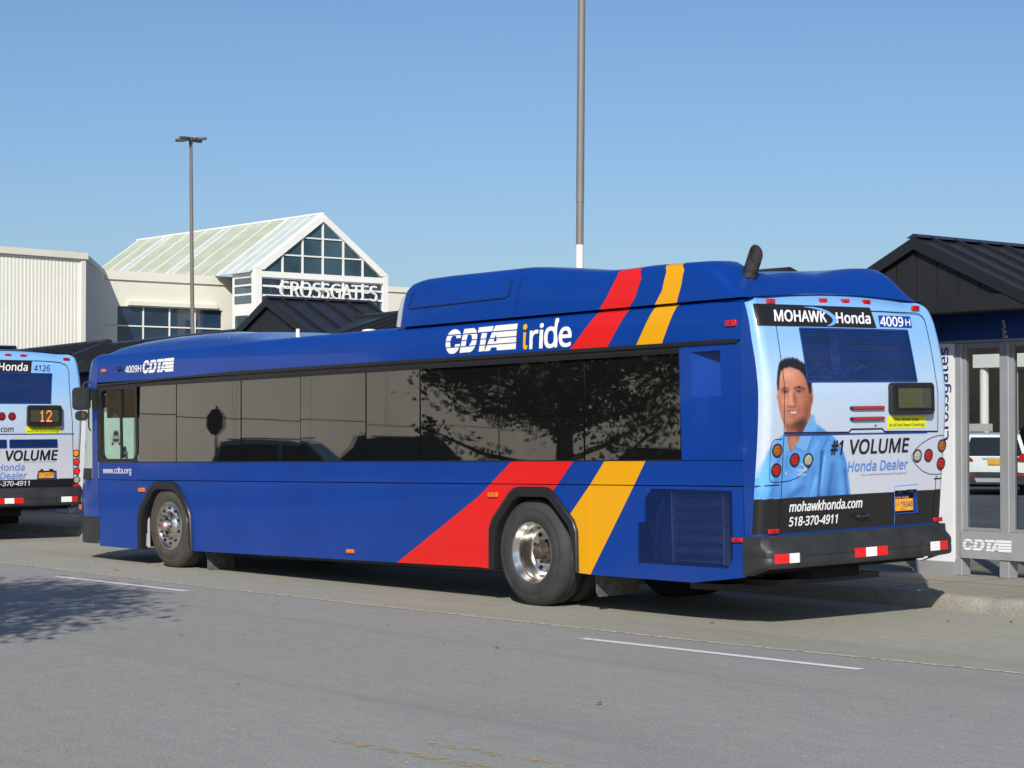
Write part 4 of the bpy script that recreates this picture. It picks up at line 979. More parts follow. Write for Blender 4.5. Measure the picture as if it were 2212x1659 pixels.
def marker(t, name, c, size, m, axis='x'):
    x, y, z = c; a, b = size
    mb = MB()
    if axis == 'x': mb.box(x-.012, x+.012, y-a/2, y+a/2, z-b/2, z+b/2)
    else: mb.box(x-a/2, x+a/2, y-.022, y+.003, z-b/2, z+b/2)
    o = mb.build(name, m, t); bevel(o, .006, 2)
    mb = MB()
    if axis == 'x': mb.box(x+.012, x+.016, y-.012, y+.012, z-.012, z+.012)
    else: mb.box(x-.012, x+.012, y-.026, y-.022, z-.012, z+.012)
    mb.build('lamp_core', M['redlens2'] if m is M['redlens'] else M['amberlens'], o)
    return o
def seam_line(t, pts, w=.008, name='panel_seam', m=None, off=.0045, sidey=None):
    """a shallow dark joint following the surface; pts in rear (ym,z) or side (x,z)"""
    mb = MB(); P = []
    for (a, b), (c, d) in zip(pts[:-1], pts[1:]):
        n = max(1, int(math.hypot(c-a, d-b)/.04)); P += [(a+(c-a)*i/n, b+(d-b)*i/n) for i in range(n)]
    P.append(pts[-1])
    for (a, b), (c, d) in zip(P[:-1], P[1:]):
        L = math.hypot(c-a, d-b) or 1; nx, nz = -(d-b)/L*w/2, (c-a)/L*w/2
        q = [(a+nx, b+nz), (c+nx, d+nz), (c-nx, d-nz), (a-nx, b-nz)]
        if sidey is None:
            f = RP(off); mb.add([f(*p) for p in q], [(0, 1, 2, 3)])
        else: mb.add([(p[0], float(side_y(p[1]))-sidey, p[1]) for p in q], [(0, 1, 2, 3)])
    return mb.build(name, m or M['gap'], t, smooth=0)

def build_bus(name, loc, label, variant):
    t = tag(empty(name, loc, (.0169, -.0153, 0) if variant == 0 else (.004, -.006, 0)), label, 'bus', 'city buses at the kerb')
    main = variant == 0
    P = M['paint'] if main else M['blue']
    def sp(name, poly, y0=0., y1=.03, m=None, bev=.004):
        mb = MB(); mb.prism(poly, y0, y1, 'y'); o = mb.build(name, m or P, t, smooth=0)
        if bev: bevel(o, bev, 2)
        return o
    # ---- street side panels
    sp('belt_panel', [(-12.22, 1.287), (-11.152, 1.287), (-11.152, 1.515), (-12.22, 1.515)])
    sp('belt_panel', [(-11.148, 1.287), (-.185, 1.287), (-.185, 1.515), (-11.148, 1.515)])
    ra, fa = arch_pts(RA), arch_pts(FA)
    top = 1.279
    sp('skirt_panel', [(-12.22, .39)] + [fa[0]] + fa[1:6] + [(-10.62, top), (-12.22, top)])
    sp('skirt_panel', [(-10.616, top)] + fa[6:-1] + [fa[-1], (-3.994, .414), (-3.994, top)])
    sp('skirt_panel', [(-3.988, .414), ra[0]] + ra[1:-1] + [ra[-1], (-2.261, .409), (-2.252, top), (-3.988, top)])
    # engine door with its grille opening
    G = [(-1.375, 1.253), (-.327, 1.242), (-.337, .627), (-.403, .54), (-1.586, .549), (-1.577, .934), (-1.485, .936), (-1.477, 1.158)]
    mb = MB(); outer = [(-2.253, .409), (-.852, .394), (-.205, .468), (-.190, top), (-2.246, top)]
    loops = [[Vector((x, z, 0)) for x, z in outer], [Vector((x, z, 0)) for x, z in G]]; flat = [v for l in loops for v in l]
    tr = tessellate_polygon(loops); mb.add([(v.x, 0, v.y) for v in flat], [tuple(i) for i in tr]); mb.build('engine_door', P, t, smooth=0)
    mb = MB()
    for pl in (outer, G):
        for (a, b), (c, d) in zip(pl, pl[1:]+pl[:1]): mb.add([(a, 0, b), (c, 0, d), (c, .03, d), (a, .03, b)], [(0, 1, 2, 3)])
    mb.build('engine_door_edge', P, t, smooth=0)
    if main:
        def span(z):
            xs = []
            for (a, b), (c, d) in zip(G, G[1:]+G[:1]):
                if (b > z) != (d > z): xs.append(a+(c-a)*(z-b)/(d-b))
            return (min(xs), max(xs)) if len(xs) > 1 else None
        def vspan(x):
            zs = []
            for (a, b), (c, d) in zip(G, G[1:]+G[:1]):
                if (a > x) != (c > x): zs.append(b+(d-b)*(x-a)/(c-a))
            return (min(zs), max(zs)) if len(zs) > 1 else None
        mb = MB()
        for z in np.arange(.55, 1.25, .0185):
            s_ = span(z)
            if s_: mb.box(s_[0], s_[1], .004, .008, z-.0028, z+.0028)
        for x in np.arange(-1.58, -.33, .0215):
            s_ = vspan(x)
            if s_: mb.box(x-.0032, x+.0032, .002, .006, s_[0], s_[1])
        mb.build('grille_mesh', mat('grille_navy', (.004, .020, .105), .45, var=.1), t, smooth=0)
        mb = MB(); mb.box(-1.66, -.25, .28, .30, .45, 1.27); mb.build('grille_backing', M['void'], t, smooth=0)
        mb = MB(); mb.box(-1.16, -.52, .10, .2, .56, 1.21)
        o = mb.build('radiator', mat('radiator_core', (.03, .045, .09), .4, metal=.3, var=.3, scale=40), t, smooth=0)
        mb = MB()
        for z in np.arange(.58, 1.2, .016): mb.box(-1.15, -.53, .09, .10, z, z+.006)
        mb.box(-1.19, -1.16, .06, .12, .56, 1.22); mb.box(-.52, -.49, .06, .12, .56, 1.22)
        mb.build('radiator_fins', mat('fin_metal', (.30, .35, .48), .35, metal=.6, var=.2), o, smooth=0)
        mb = MB(); mb.tube([(-1.5, .1, .9), (-1.42, .08, .75), (-1.3, .1, .68), (-1.22, .09, .8), (-1.18, .1, .95)], .012, 6); mb.tube([(-1.45, .12, .6), (-1.4, .1, 1.0), (-1.3, .1, 1.15)], .02, 6); mb.build('hose', M['bluedk'], t)
    # engine side panel with slanted scoop
    zb, zt = 1.522, 2.585
    mb = MB()
    for a, b, c, d in ((-.965, -.81, zb, zt), (-.435, -.185, zb, zt), (-.81, -.435, zb, 2.10), (-.81, -.435, 2.515, zt)): mb.box(a, b, 0, .02, c, d)
    o = mb.build('side_quarter_panel', P, t, smooth=0)
    mb = MB(); mb.add([(-.81, .004, 2.10), (-.56, .13, 2.10), (-.56, .13, 2.515), (-.81, .004, 2.515)], [(0, 1, 2, 3)]); mb.add([(-.81, .002, 2.1), (-.56, .13, 2.1), (-.435, .13, 2.1), (-.435, .002, 2.1)], [(0, 1, 2, 3)]); mb.add([(-.81, .002, 2.515), (-.56, .13, 2.515), (-.435, .13, 2.515), (-.435, .002, 2.515)], [(0, 1, 2, 3)]); mb.add([(-.435, .002, 2.1), (-.435, .13, 2.1), (-.435, .13, 2.515), (-.435, .002, 2.515)], [(0, 1, 2, 3)])
    mb.build('air_scoop', P, t, smooth=0)
    mb = MB(); mb.add([(-.56, .13, 2.10), (-.435, .13, 2.10), (-.435, .13, 2.515), (-.56, .13, 2.515)], [(0, 1, 2, 3)]); mb.build('scoop_screen', mat('scoop_mesh', (.03, .045, .09), .5, var=.7, scale=60), t, smooth=0)
    # upper side panel and roof edge
    zs = list(np.linspace(2.60, 2.93, 8))+[2.945, 2.96, 2.975, 2.985, 2.99]
    mb = MB(); mb.grid(lambda x, z: (x, float(side_y(z)), z), list(np.linspace(-12.223, -.184, 60)), zs); mb.build('upper_side_panel', P, t, smooth=60)
    mb = MB(); mb.grid(lambda x, y: (x, y, float(ztop(y))-.02*0), list(np.linspace(-12.22, -.13, 20)), [.135, .3, .6, 1, 1.3, 1.6, 2, 2.3, 2.44]); mb.build('roof', M['blue'], t, smooth=60)
    # black rail above the windows
    sp('drip_rail', [(-12.20, 2.545), (-10.2, 2.580), (-8.6, 2.585), (-.212, 2.575), (-.212, 2.612), (-8.6, 2.628), (-12.20, 2.580)], -.022, .02, M['trim'], .004)
    sp('window_header', [(-12.2, 2.515), (-.968, 2.515), (-.968, 2.574), (-8.6, 2.584), (-12.2, 2.544)], -.002, .03, M['trim'], 0)
    # windows: one pane each, thin joints
    wx = [-11.13, -10.156, -8.607, -7.31, -5.99, -4.985, -3.645, -2.32, -.975]
    for i, (a, b) in enumerate(zip(wx[:-1], wx[1:])):
        tz = 2.515 if i > 1 else 2.545
        yo = .004+.0012*(i % 3); PT_ = .0245+(-.0012, .0010, .0, -.0008, .0014, -.0004, .0008, 0)[i]; yw_ = (.003, -.002, .004, 0, -.003, .003, -.002, 0)[i]
        mb = MB(); mb.add([(a+.011, yo, 1.525), (b-.011, yo+yw_, 1.525), (b-.011, yo+yw_+PT_*1.015, 2.54), (a+.011, yo+PT_*1.015, 2.54), (a+.011, .034, 1.525), (b-.011, .034, 1.525), (b-.011, .036, 2.54), (a+.011, .036, 2.54)], [(0, 1, 2, 3), (7, 6, 5, 4), (0, 4, 5, 1), (1, 5, 6, 2), (2, 6, 7, 3), (3, 7, 4, 0)]); mb.build('window_pane', M['glassdk'], t, smooth=0)
        if i >= 2:
            mb = MB(); mb.box(a+.01, b-.01, -.008, .004, 2.535, 2.556); mb.build('window_top_strip', M['trim'], t, smooth=0)
    sp('window_sill', [(-12.2, 1.516), (-.968, 1.516), (-.968, 1.526), (-12.2, 1.526)], -.003, .03, M['trim'], 0)
    sp('window_backing', [(-11.135, 1.52), (-.965, 1.52), (-.965, 2.58), (-11.135, 2.58)], .038, .06, M['void'], 0)
    # driver's window: rounded frame, sliding sash
    def rrect(x0, x1, z0, z1, r, n=5):
        out = []
        for cx, cz, a in ((x1-r, z1-r, 0), (x0+r, z1-r, 90), (x0+r, z0+r, 180), (x1-r, z0+r, 270)):
            for k in range(n+1): t_ = math.radians(a+90*k/n); out.append((cx+r*math.cos(t_), cz+r*math.sin(t_)))
        return out
    rr_ = rrect(-12.13, -11.19, 1.565, 2.495, .11)
    loops = [[Vector((x, z, 0)) for x, z in [(-12.262, 1.527), (-11.135, 1.527), (-11.135, 2.545), (-12.225, 2.545)]], [Vector((x, z, 0)) for x, z in rr_]]
    mb = MB(); fl = [v for l in loops for v in l]; mb.add([(v.x, .0, v.y) for v in fl], [tuple(i) for i in tessellate_polygon(loops)])
    for (a, b), (c, d) in zip(rr_, rr_[1:]+rr_[:1]): mb.add([(a, 0, b), (c, 0, d), (c, .05, d), (a, .05, b)], [(0, 1, 2, 3)])
    mb.build('driver_window_frame', M['trim'], t, smooth=0)
    mb = MB(); mb.box(-11.625, -11.585, .01, .035, 1.57, 2.49); mb.build('sash_bar', M['black'], t, smooth=0)
    sp('driver_window', rr_, .03, .034, M['clear'], 0)
    # dark cabin: partition, floor, ceiling, sunshade, steering column
    mb = MB(); mb.box(-11.17, -11.12, .06, 2.5, .5, 2.9); mb.build('partition', M['void'], t, smooth=0)
    mb = MB(); mb.box(-12.3, -11.17, .1, 2.5, .5, 1.2); mb.build('cab_floor', M['void'], t, smooth=0)
    mb = MB(); mb.box(-12.25, -11.2, .12, 2.45, 2.50, 2.9); mb.build('cab_ceiling', M['void'], t, smooth=0)
    mb = MB(); mb.box(-12.42, -12.40, .25, 1.3, 2.12, 2.5); mb.build('sunshade', mat('teal_sunshade', (.03, .07, .07), .6), t, smooth=0)
    mb = MB(); mb.tube([(-12.1, .55, 1.1), (-11.95, .55, 1.5)], .03, 8); mb.lathe([(.22, 0), (.235, .012), (.22, .024)], (-11.9, .55, 1.5), 'z', 24); mb.build('steering_wheel', M['black'], t)
    mb = MB(); mb.box(-11.5, -11.25, .35, .8, 1.2, 2.0); bevel(mb.build('driver_seat', M['black'], t), .05)
    # ---- front cap
    def plan(s):   # s -1..1 across
        a = abs(s); y = BW/2*(1+math.copysign(1, s)*1)  # not used
        return a
    PL = [(-12.224, 0), (-12.42, .002), (-12.62, .012), (-12.80, .045), (-12.96, .12), (-13.08, .26), (-13.15, .48), (-13.19, .85), (-13.20, 1.285)]
    PL = PL + [(x, BW-y) for x, y in PL[-2::-1]]
    def front(name, zs, m, sc, x_lo=None, yin=0.):
        mb = MB()
        def fn(i, z):
            x, y = PL[int(i)]; k = sc(z); xx = -12.224+(x+12.224)*k; sy = float(side_y(z)); return (xx, min(max(y, sy), BW-sy), z)
        mb.grid(fn, list(range(len(PL))), zs); return mb.build(name, m, t, smooth=70)
    kf = lambda z: float(np.interp(z, [.4, .8, 1.0, 1.2, 1.4, 2.5, 2.75, 2.9, 2.99], [.97, 1, 1, .93, .86, .64, .50, .36, .08]))
    front('front_bumper', [.42, .46, .6, .775], M['bumper'], kf)
    front('front_panel', [.78, .9, 1.0, 1.1, 1.2, 1.285], M['blue'], kf, yin=0)
    front('windshield', list(np.linspace(1.287, 2.5, 9)), M['clear'], kf)
    front('header_panel', [2.502, 2.6, 2.7, 2.8, 2.86, 2.91, 2.95, 2.975, 2.99], M['blue'], kf)
    # lower dark sweep and blue A-pillar
    mb = MB(); mb.grid(lambda i, z: ((lambda x, y, k: (-12.224+(x+12.224)*k-.0, y-.004 if y < 1 else y+.004, z))(*PL[int(i)], kf(z))), [0, 1], list(np.linspace(1.287, 2.52, 8))); mb.build('pillar', M['blue'], t, smooth=60)
    mb = MB()
    for i in range(len(PL)-1): pass
    mb.grid(lambda i, z: ((lambda x, y, k: (-12.224+(x+12.224)*k-.006, y-.006 if y < 1 else y+.006, z))(*PL[int(i)], kf(z))), [1, 2, 3, 4], [1.287, 1.36, 1.44]); mb.build('windshield_corner', M['black'], t, smooth=60)
    # mirrors
    e = bpy.data.objects.new('wing_mirror', None); S.collection.objects.link(e); e.parent = t; e.location = (-12.47, -.10, 2.39); e.rotation_euler = (0, .03, math.radians(-20))
    mb = MB(); mb.prism(rrect(-.12, .12, -.155, .155, .06), -.09, .0, 'x'); bevel(mb.build('mirror_housing', M['black'], e), .02)
    mb = MB(); mb.prism(rrect(-.095, .095, -.125, .13, .05), .001, .008, 'x'); mb.build('mirror_glass', mat('mirror_glass', (.07, .075, .075), .05, metal=.6, var=0), e, smooth=0)
    mb = MB(); mb.prism(rrect(-.085, .085, -.30, -.165, .06), -.09, .0, 'x'); bevel(mb.build('lower_mirror', M['black'], e), .02)
    mb = MB(); mb.box(.001, .005, .0, .03, -.255, -.19); mb.build('mirror_highlight', M['brown'], e, smooth=0)
    mb = MB(); mb.tube([(-.05, .0, .12), (-.06, .05, .22), (-.06, .16, .24)], .014, 8); mb.build('mirror_arm', M['black'], e)
    mb = MB(); mb.box(-12.32, -12.22, -.03, .02, 2.24, 2.52); mb.build('mirror_bracket', M['black'], t, smooth=0)
    mb = MB(); mb.tube([(-12.40, -.03, 2.55), (-12.37, -.05, 2.3), (-12.40, -.04, 2.0), (-12.37, -.03, 1.95)], .012, 6); mb.build('mirror_cable', M['black'], t)
    # ---- kerb side wall, underbody, wheel wells
    mb = MB(); mb.box(-12.2, -.30, BW-.03, BW, .58, 1.515); mb.box(-12.2, -1.6, BW-.03, BW, .42, .58); mb.box(-12.2, -.30, BW-.03, BW, 2.56, 2.90); mb.box(-11.1, -.30, BW-.02, BW-.005, 1.515, 2.56); mb.build('kerb_side_wall', M['blue'], t, smooth=0)
    mb = MB(); mb.grid(lambda x, y: (x, y, 2.90+.095*math.sin(min(1, (BW-y)/.13)*1.57)), [-12.14, -.13], [2.44, 2.48, 2.51, 2.54, BW-.012, BW-.001]); mb.build('roof_edge', M['blue'], t, smooth=60)
    mb = MB()
    for a, b in ((-12.2, -11.18), (-9.74, -3.86), (-2.40, -.3)): mb.box(a, b, .07, BW-.07, .47, .54)
    mb.box(-12.2, -.3, 1.0, BW-.9, .38, 1.3); mb.box(-11.2, -9.7, .5, BW-.07, .9, 1.3); mb.build('underbody', M['void'], t, smooth=0)
    if main:
        mb = MB(); mb.box(-1.9, -.5, .75, 2.2, .32, .38); mb.box(-1.4, -.9, .5, .9, .28, .34); mb.tube([(-9, .5, .36), (-4, .5, .36)], .05, 8); mb.build('chassis', M['black'], t, smooth=0)
        mb = MB(); mb.box(-1.95, -.9, 1.2, 2.2, .31, .46); mb.build('underside_shade_block', M['void'], t, smooth=0)  # near-black box added to darken the tail underside and hide the far wheel
    for pts in (RA, FA):
        mb = MB(); q = arch_pts(pts, .035); q[0] = (q[0][0], .41); q[-1] = (q[-1][0], .41)
        for (a, b), (c, d) in zip(q[:-1], q[1:]): mb.add([(a, .01, b), (c, .01, d), (c, .9, d), (a, .9, b)], [(0, 1, 2, 3)])
        mb.add([(q[0][0], .9, .35)] + [(a, .9, b) for a, b in q] + [(q[-1][0], .9, .35)], [tuple(range(len(q)+2))])
        mb.build('wheel_well', M['void'], t, smooth=0)
        # rubber fender: raised rounded ring
        o_ = list(pts); i_ = arch_pts(pts, .105); o_[0] = (o_[0][0], o_[0][1]); mb = MB(); vs = []
        i_[0] = (pts[0][0]+.085, pts[0][1]-.005); i_[-1] = (pts[-1][0]-.085, pts[-1][1]-.005)
        for (a, b), (c, d) in zip(o_, i_):
            vs += [(a, -.001, b), (a+(c-a)*.06, -.026, b+(d-b)*.06), (a+(c-a)*.2, -.036, b+(d-b)*.2), (a+(c-a)*.55, -.034, b+(d-b)*.55), (a+(c-a)*.9, -.018, b+(d-b)*.9), (c, .03, d), (c, .12, d)]
        n = 7; mb.add(vs, [(i*n+j, i*n+j+1, (i+1)*n+j+1, (i+1)*n+j) for i in range(len(pts)-1) for j in range(n-1)]); mb.add([vs[i] for i in range(n)], [tuple(range(n))]); mb.add(vs[-n:], [tuple(range(n))]); mb.build('wheel_arch_trim', M['trim'], t, smooth=50)
    wx_ = loc[0]
    for X, kd in ((-3.2093, 'rear'), (-3.2093-7.214, 'front')):
        wheel(t, (X, .035, .5425), kd)
        w2 = wheel(t, (X, BW-.035, .5425), kd, flip=True)
    # mud flaps
    for X, y0_, y1_, zt_, zb_ in ((-2.33, .12, .70, .43, .18), (-9.66, .13, .52, .41, .14)):
        mb = MB(); mb.prism([(y0_, zt_), (y1_, zt_), (y1_, zb_), (y0_+.03, zb_), (y0_+.005, zb_+.04)], X, X+.012, 'x'); mb.build('mud_flap', M['flap'], t, smooth=0)
        mb = MB(); mb.box(X+.3, X+.312, 1.75, 2.46, zb_, .46); mb.build('mud_flap', M['void'], t, smooth=0)
    mb = MB(); mb.box(-11.10, -11.05, .06, .12, .42, .86); mb.tube([(-11.04, .09, .40), (-11.04, .09, .86)], .02, 8); mb.build('strut', M['silver'], t)
    mb = MB(); mb.prism(rrect(-3.70, -3.62, .52, .80, .03), .25, .4, 'y'); mb.build('air_bellows', M['silver'], t)
    # ---- rear face: dense sheet carrying the printed wrap
    ny, nz = (460, 440) if main else (300, 300)
    ys = np.concatenate([np.linspace(0, .1, 14)[:-1], np.linspace(.1, BW-.1, ny-26), np.linspace(BW-.1, BW, 14)[1:]]); ny = len(ys)
    tt = np.linspace(0, 1, nz)
    Yg, Tg = np.meshgrid(ys, tt, indexing='ij'); zt_ = 3.04-.075*((Yg-BW/2)/(BW/2))**2-.03*np.clip(np.abs(Yg-BW/2)/(BW/2)-.93, 0, 1)/.07
    Zg = .832+(zt_-.832)*Tg
    ed_ = np.clip(np.minimum(Yg, BW-Yg)/.35, 0, 1)
    Xg = rear_x(Yg, Zg+(3.04-zt_)*smooth_step(Tg, .8, 1.)*ed_)
    Yg = Yg + side_y(Zg)*np.clip(1-Yg/.2, 0, 1) - side_y(Zg)*np.clip(1-(BW-Yg)/.2, 0, 1)
    holes = []
    if main: holes = [(.578, 2.172, 2.212, 2.70, .083, .03), (1.85, 2.175, .968, 1.183, 0, 0)]
    else: holes = [(.45, 2.085, 2.18, 2.66, .0, .0), (1.83, 2.145, .972, 1.10, 0, 0), (1.365, 2.19, 1.475, 1.60, 0, 0), (.40, 1.31, 1.475, 1.60, 0, 0)]
    idx = np.arange(ny*nz).reshape(ny, nz)
    f = np.stack([idx[:-1, :-1], idx[1:, :-1], idx[1:, 1:], idx[:-1, 1:]], -1).reshape(-1, 4)
    cy = (Yg[:-1, :-1]+Yg[1:, 1:]).reshape(-1)/2; cz = (Zg[:-1, :-1]+Zg[1:, 1:]).reshape(-1)/2; cym = cy+.83*prof(cz)
    keep = np.ones(len(f), bool)
    for a, b, c, d, sl, sr in holes:
        k = (cz-c)/(d-c); keep &= ~((cym > a+sl*(1-k)) & (cym < b+sr*(1-k)-.075*k*(main and c > 2)) & (cz > c) & (cz < d))
    f = f[keep]
    me = bpy.data.meshes.new('rear_panel'); me.vertices.add(ny*nz); me.vertices.foreach_set('co', np.stack([Xg, Yg, Zg], -1).astype(np.float32).ravel())
    me.loops.add(len(f)*4); me.loops.foreach_set('vertex_index', f.astype(np.int32).ravel()); me.polygons.add(len(f)); me.polygons.foreach_set('loop_start', np.arange(0, len(f)*4, 4, dtype=np.int32)); me.update(calc_edges=True); me.validate()
    me.polygons.foreach_set('use_smooth', [True]*len(f))
    colr = ad_print(Yg.ravel(), Zg.ravel(), variant, Yg.shape); ca = me.color_attributes.new('print', 'FLOAT_COLOR', 'POINT'); ca.data.foreach_set('color', np.concatenate([colr, np.ones((len(colr), 1))], 1).astype(np.float32).ravel())
    me.materials.append(M['wrap']); o = bpy.data.objects.new('rear_panel', me); S.collection.objects.link(o); o.parent = t
    # top cap joining rear face and roof
    mb = MB(); top_ = [(float(Xg[q, -1]), float(Yg[q, -1]), float(Zg[q, -1])) for q in list(range(0, ny-1, 6))+[ny-1]]
    mb.grid(lambda q, k: ((lambda x0, y0, z0: (x0+(-.50-x0)*k, y0, z0+(max(z0-.02, ztop(y0)-.004)-z0)*k))(*top_[int(q)])), list(range(len(top_))), [0, .3, 1]); mb.build('rear_roof_cap', M['blue'], t, smooth=60)
    # corner post between the side and the wrap
    mb = MB(); zz = list(np.linspace(.832, 2.93, 60))+[2.95, 2.965]
    mb.grid(lambda z, k: ((lambda xe: (-.182+(xe+.182)*k, float(side_y(z)), z))(float(rear_x(0., z)))), zz, [0, .5, 1]); mb.build('corner_panel', M['blue'], t, smooth=60)
    mb = MB(); mb.box(-.20, -.19, .04, 2.5, .5, 2.9); mb.build('rear_backing', M['void'], t, smooth=0)
    F = RP(.006)
    # ventilation mesh
    def mesh_win(a0, a1, b0, b1, z0, z1, step=.0195):
        """left edge a0(bottom)->a1(top), right edge b0->b1 in ym"""
        def PT(u, k, off): ym = (a0+(a1-a0)*k)+((b0+(b1-b0)*k)-(a0+(a1-a0)*k))*u; z = z0+(z1-z0)*k; y = RYc(ym, z); return (float(rear_x(y, z))+off, y, z)
        mb = MB(); nzb = int((z1-z0)/.0165); nyb = int((b0-a0)/step)
        for i in range(nzb+1):
            k = i/nzb; hk = .0032/(z1-z0); pts = [PT(u, max(0, k-hk), -.004) for u in np.linspace(0, 1, 9)]+[PT(u, min(1, k+hk), -.004) for u in np.linspace(1, 0, 9)]
            for j in range(8): mb.add([pts[j], pts[j+1], pts[16-j], pts[17-j]], [(0, 1, 2, 3)])
        for i in range(nyb+1):
            u = i/nyb; hu = .0034/(b0-a0)
            for k0, k1 in zip(np.linspace(0, 1, 7)[:-1], np.linspace(0, 1, 7)[1:]): mb.add([PT(max(0, u-hu), k0, -.006), PT(min(1, u+hu), k0, -.006), PT(min(1, u+hu), k1, -.006), PT(max(0, u-hu), k1, -.006)], [(0, 1, 2, 3)])
        mb.build('vent_mesh', M['meshblue'], t, smooth=0)
        mb = MB(); q = [PT(-.02, -.03, -.16), PT(1.02, -.03, -.16), PT(1.02, 1.03, -.16), PT(-.02, 1.03, -.16)]; mb.add(q, [(0, 1, 2, 3)]); mb.build('vent_backing', M['ventback'], t, smooth=0)
        mb = MB(); w = .008
        for u0, k0, u1, k1 in ((0, 0, 1, 0), (1, 0, 1, 1), (1, 1, 0, 1), (0, 1, 0, 0)):
            nn = 10
            for s_ in range(nn):
                ua, ka = u0+(u1-u0)*s_/nn, k0+(k1-k0)*s_/nn; ub, kb = u0+(u1-u0)*(s_+1)/nn, k0+(k1-k0)*(s_+1)/nn
                if u0 == u1: du = w/(b0-a0); mb.add([PT(ua-du, ka, .004), PT(ua+du, ka, .004), PT(ub+du, kb, .004), PT(ub-du, kb, .004)], [(0, 1, 2, 3)])
                else: dk = w/(z1-z0); mb.add([PT(ua, ka-dk, .0045), PT(ub, kb-dk, .0045), PT(ub, kb+dk, .0045), PT(ua, ka+dk, .0045)], [(0, 1, 2, 3)])
        mb.build('vent_frame', M['bluedk'], t, smooth=0)
    if main:
        mesh_win(.651, .578, 2.188, 2.098, 2.212, 2.70)
        mb = MB(); mb.prism([(1.10, 2.2), (1.20, 2.2), (1.17, 2.68), (1.07, 2.68)], -.07, -.05, 'x')
        mb.build('engine_pipe', mat('engine_pipe_blue', (.03, .08, .22), .4, var=.3, scale=12), t, smooth=0)
        mb = MB()
        for k in range(7):
            yc = .8+k*.17; mb.tube([(-.05, yc-.08, 2.26+R(-.02, .06)), (-.045, yc, 2.30+R(-.03, .06)), (-.05, yc+.1, 2.27+R(-.03, .12))], R(.008, .018), 6)
        mb.tube([(-.06, .6, 2.25), (-.06, 1.05, 2.245)], .022, 8)
        mb.build('engine_hoses', mat('engine_bits', (.08, .10, .16), .45, metal=.3, var=.5, scale=20), t)
        lamps = [(.243, 1.60, 'amberround'), (.227, 1.425, 'redlens2'), (.464, 1.51, 'redlens2'), (.638, 1.505, 'clearlens'), (2.558, 1.591, 'amberround'), (2.544, 1.417, 'redlens2'), (2.349, 1.503, 'redlens2'), (2.179, 1.503, 'clearlens')]
        for a, b, c in lamps: round_lamp(t, a, b, M[c], M['redlens'] if 'red' in c else None)
        for a in (.237, .935, 1.242, 1.546, 2.262): marker(t, 'marker_lamp', F(a, 2.965 if .5 < a < 2 else (2.943 if a < 1 else 2.923)), (.105, .048), M['redlens'])
        for a in (.183, 2.493): marker(t, 'reflector', F(a, .878), (.13, .042), M['redlens'])
        for z in (1.967, 1.867):
            p0, p1 = F(1.206, z), F(1.676, z); mb = MB(); mb.box(min(p0[0], p1[0])-.01, p0[0]+.018, p0[1], p1[1], z-.016, z+.016); o = mb.build('brake_bar', M['black'], t); bevel(o, .008)
            mb = MB(); mb.box(p0[0]+.014, p0[0]+.025, p0[1]+.025, p1[1]-.008, z-.010, z+.010); mb.build('brake_lens', M['redlens'], o)
        y_, z_ = RYc(1.565, 1.80), 1.80; mb = MB(); mb.lathe([(.010, -.004), (.010, .004), (0, .005)], (float(rear_x(y_, z_))+.0, y_, z_), 'x', 12); mb.build('key_lock', M['gap'], t)
    else:
        mesh_win(.45, .45, 2.09, 2.085, 2.18, 2.66, .021); mesh_win(.40, .40, 1.31, 1.31, 1.475, 1.60); mesh_win(1.365, 1.365, 2.19, 2.19, 1.475, 1.60)
        for z, c, l in ((1.376, 'amberlens', 'ledamber'), (1.235, 'redlens2', 'ledred'), (1.087, 'redlens2', 'ledred'), (.941, 'clearlens', None)): round_lamp(t, 2.52, z, M[c], M[l] if l else None, .052); round_lamp(t, .06+.0, z, M[c], M[l] if l else None, .052)
        for a in (1.07, 1.24, 1.415): round_lamp(t, a, 1.975, M['redlens2'], None, .055)
        for a, z in ((.25, 2.93), (.93, 2.95), (1.28, 2.95), (1.545, 2.945), (2.315, 2.905)): marker(t, 'marker_lamp', F(a, z), (.11, .042), M['redlens'])
        for a in (.12, 2.515): marker(t, 'reflector', F(a, .852), (.12, .034), M['redlens'])
    # electronic route sign
    def signbox(y0_, y1_, z0_, z1_, s0, s1, t0, t1, digits=None):
        zc = (z0_+z1_)/2; ya, yb = RYc(y0_, zc), RYc(y1_, zc); x = float(rear_x((ya+yb)/2, zc))
        mb = MB(); mb.prism(rrect(ya, yb, z0_, z1_, .045), x-.05, x+.055, 'x'); o = mb.build('route_sign', M['black'], t); bevel(o, .018, 3)
        a, b = RYc(s0, zc)-.02, RYc(s1, zc)-.02; mb = MB(); mb.box(x+.056, x+.060, a, b, t0, t1); mb.build('sign_screen', M['screen'], o, smooth=0)
        mb = MB(); mb.box(x+.052, x+.066, a-.012, a, t0-.012, t1+.012); mb.box(x+.052, x+.066, b, b+.012, t0-.012, t1+.012); mb.box(x+.052, x+.066, a, b, t1, t1+.012); mb.box(x+.052, x+.066, a, b, t0-.012, t0); mb.build('screen_bezel', M['trim'], o, smooth=0)
        mb = MB()
        for u in np.linspace(ya+.05, yb-.05, 6):
            for z in (z0_+.022, z1_-.022): mb.lathe([(.004, 0), (.003, .004), (0, .005)], (x+.054, u, z), 'x', 6)
        for z in np.linspace(z0_+.06, z1_-.06, 4):
            for u in (ya+.022, yb-.022): mb.lathe([(.004, 0), (.003, .004), (0, .005)], (x+.054, u, z), 'x', 6)
        tag(mb.build('screws', M['bumper'], o), kind='stuff')
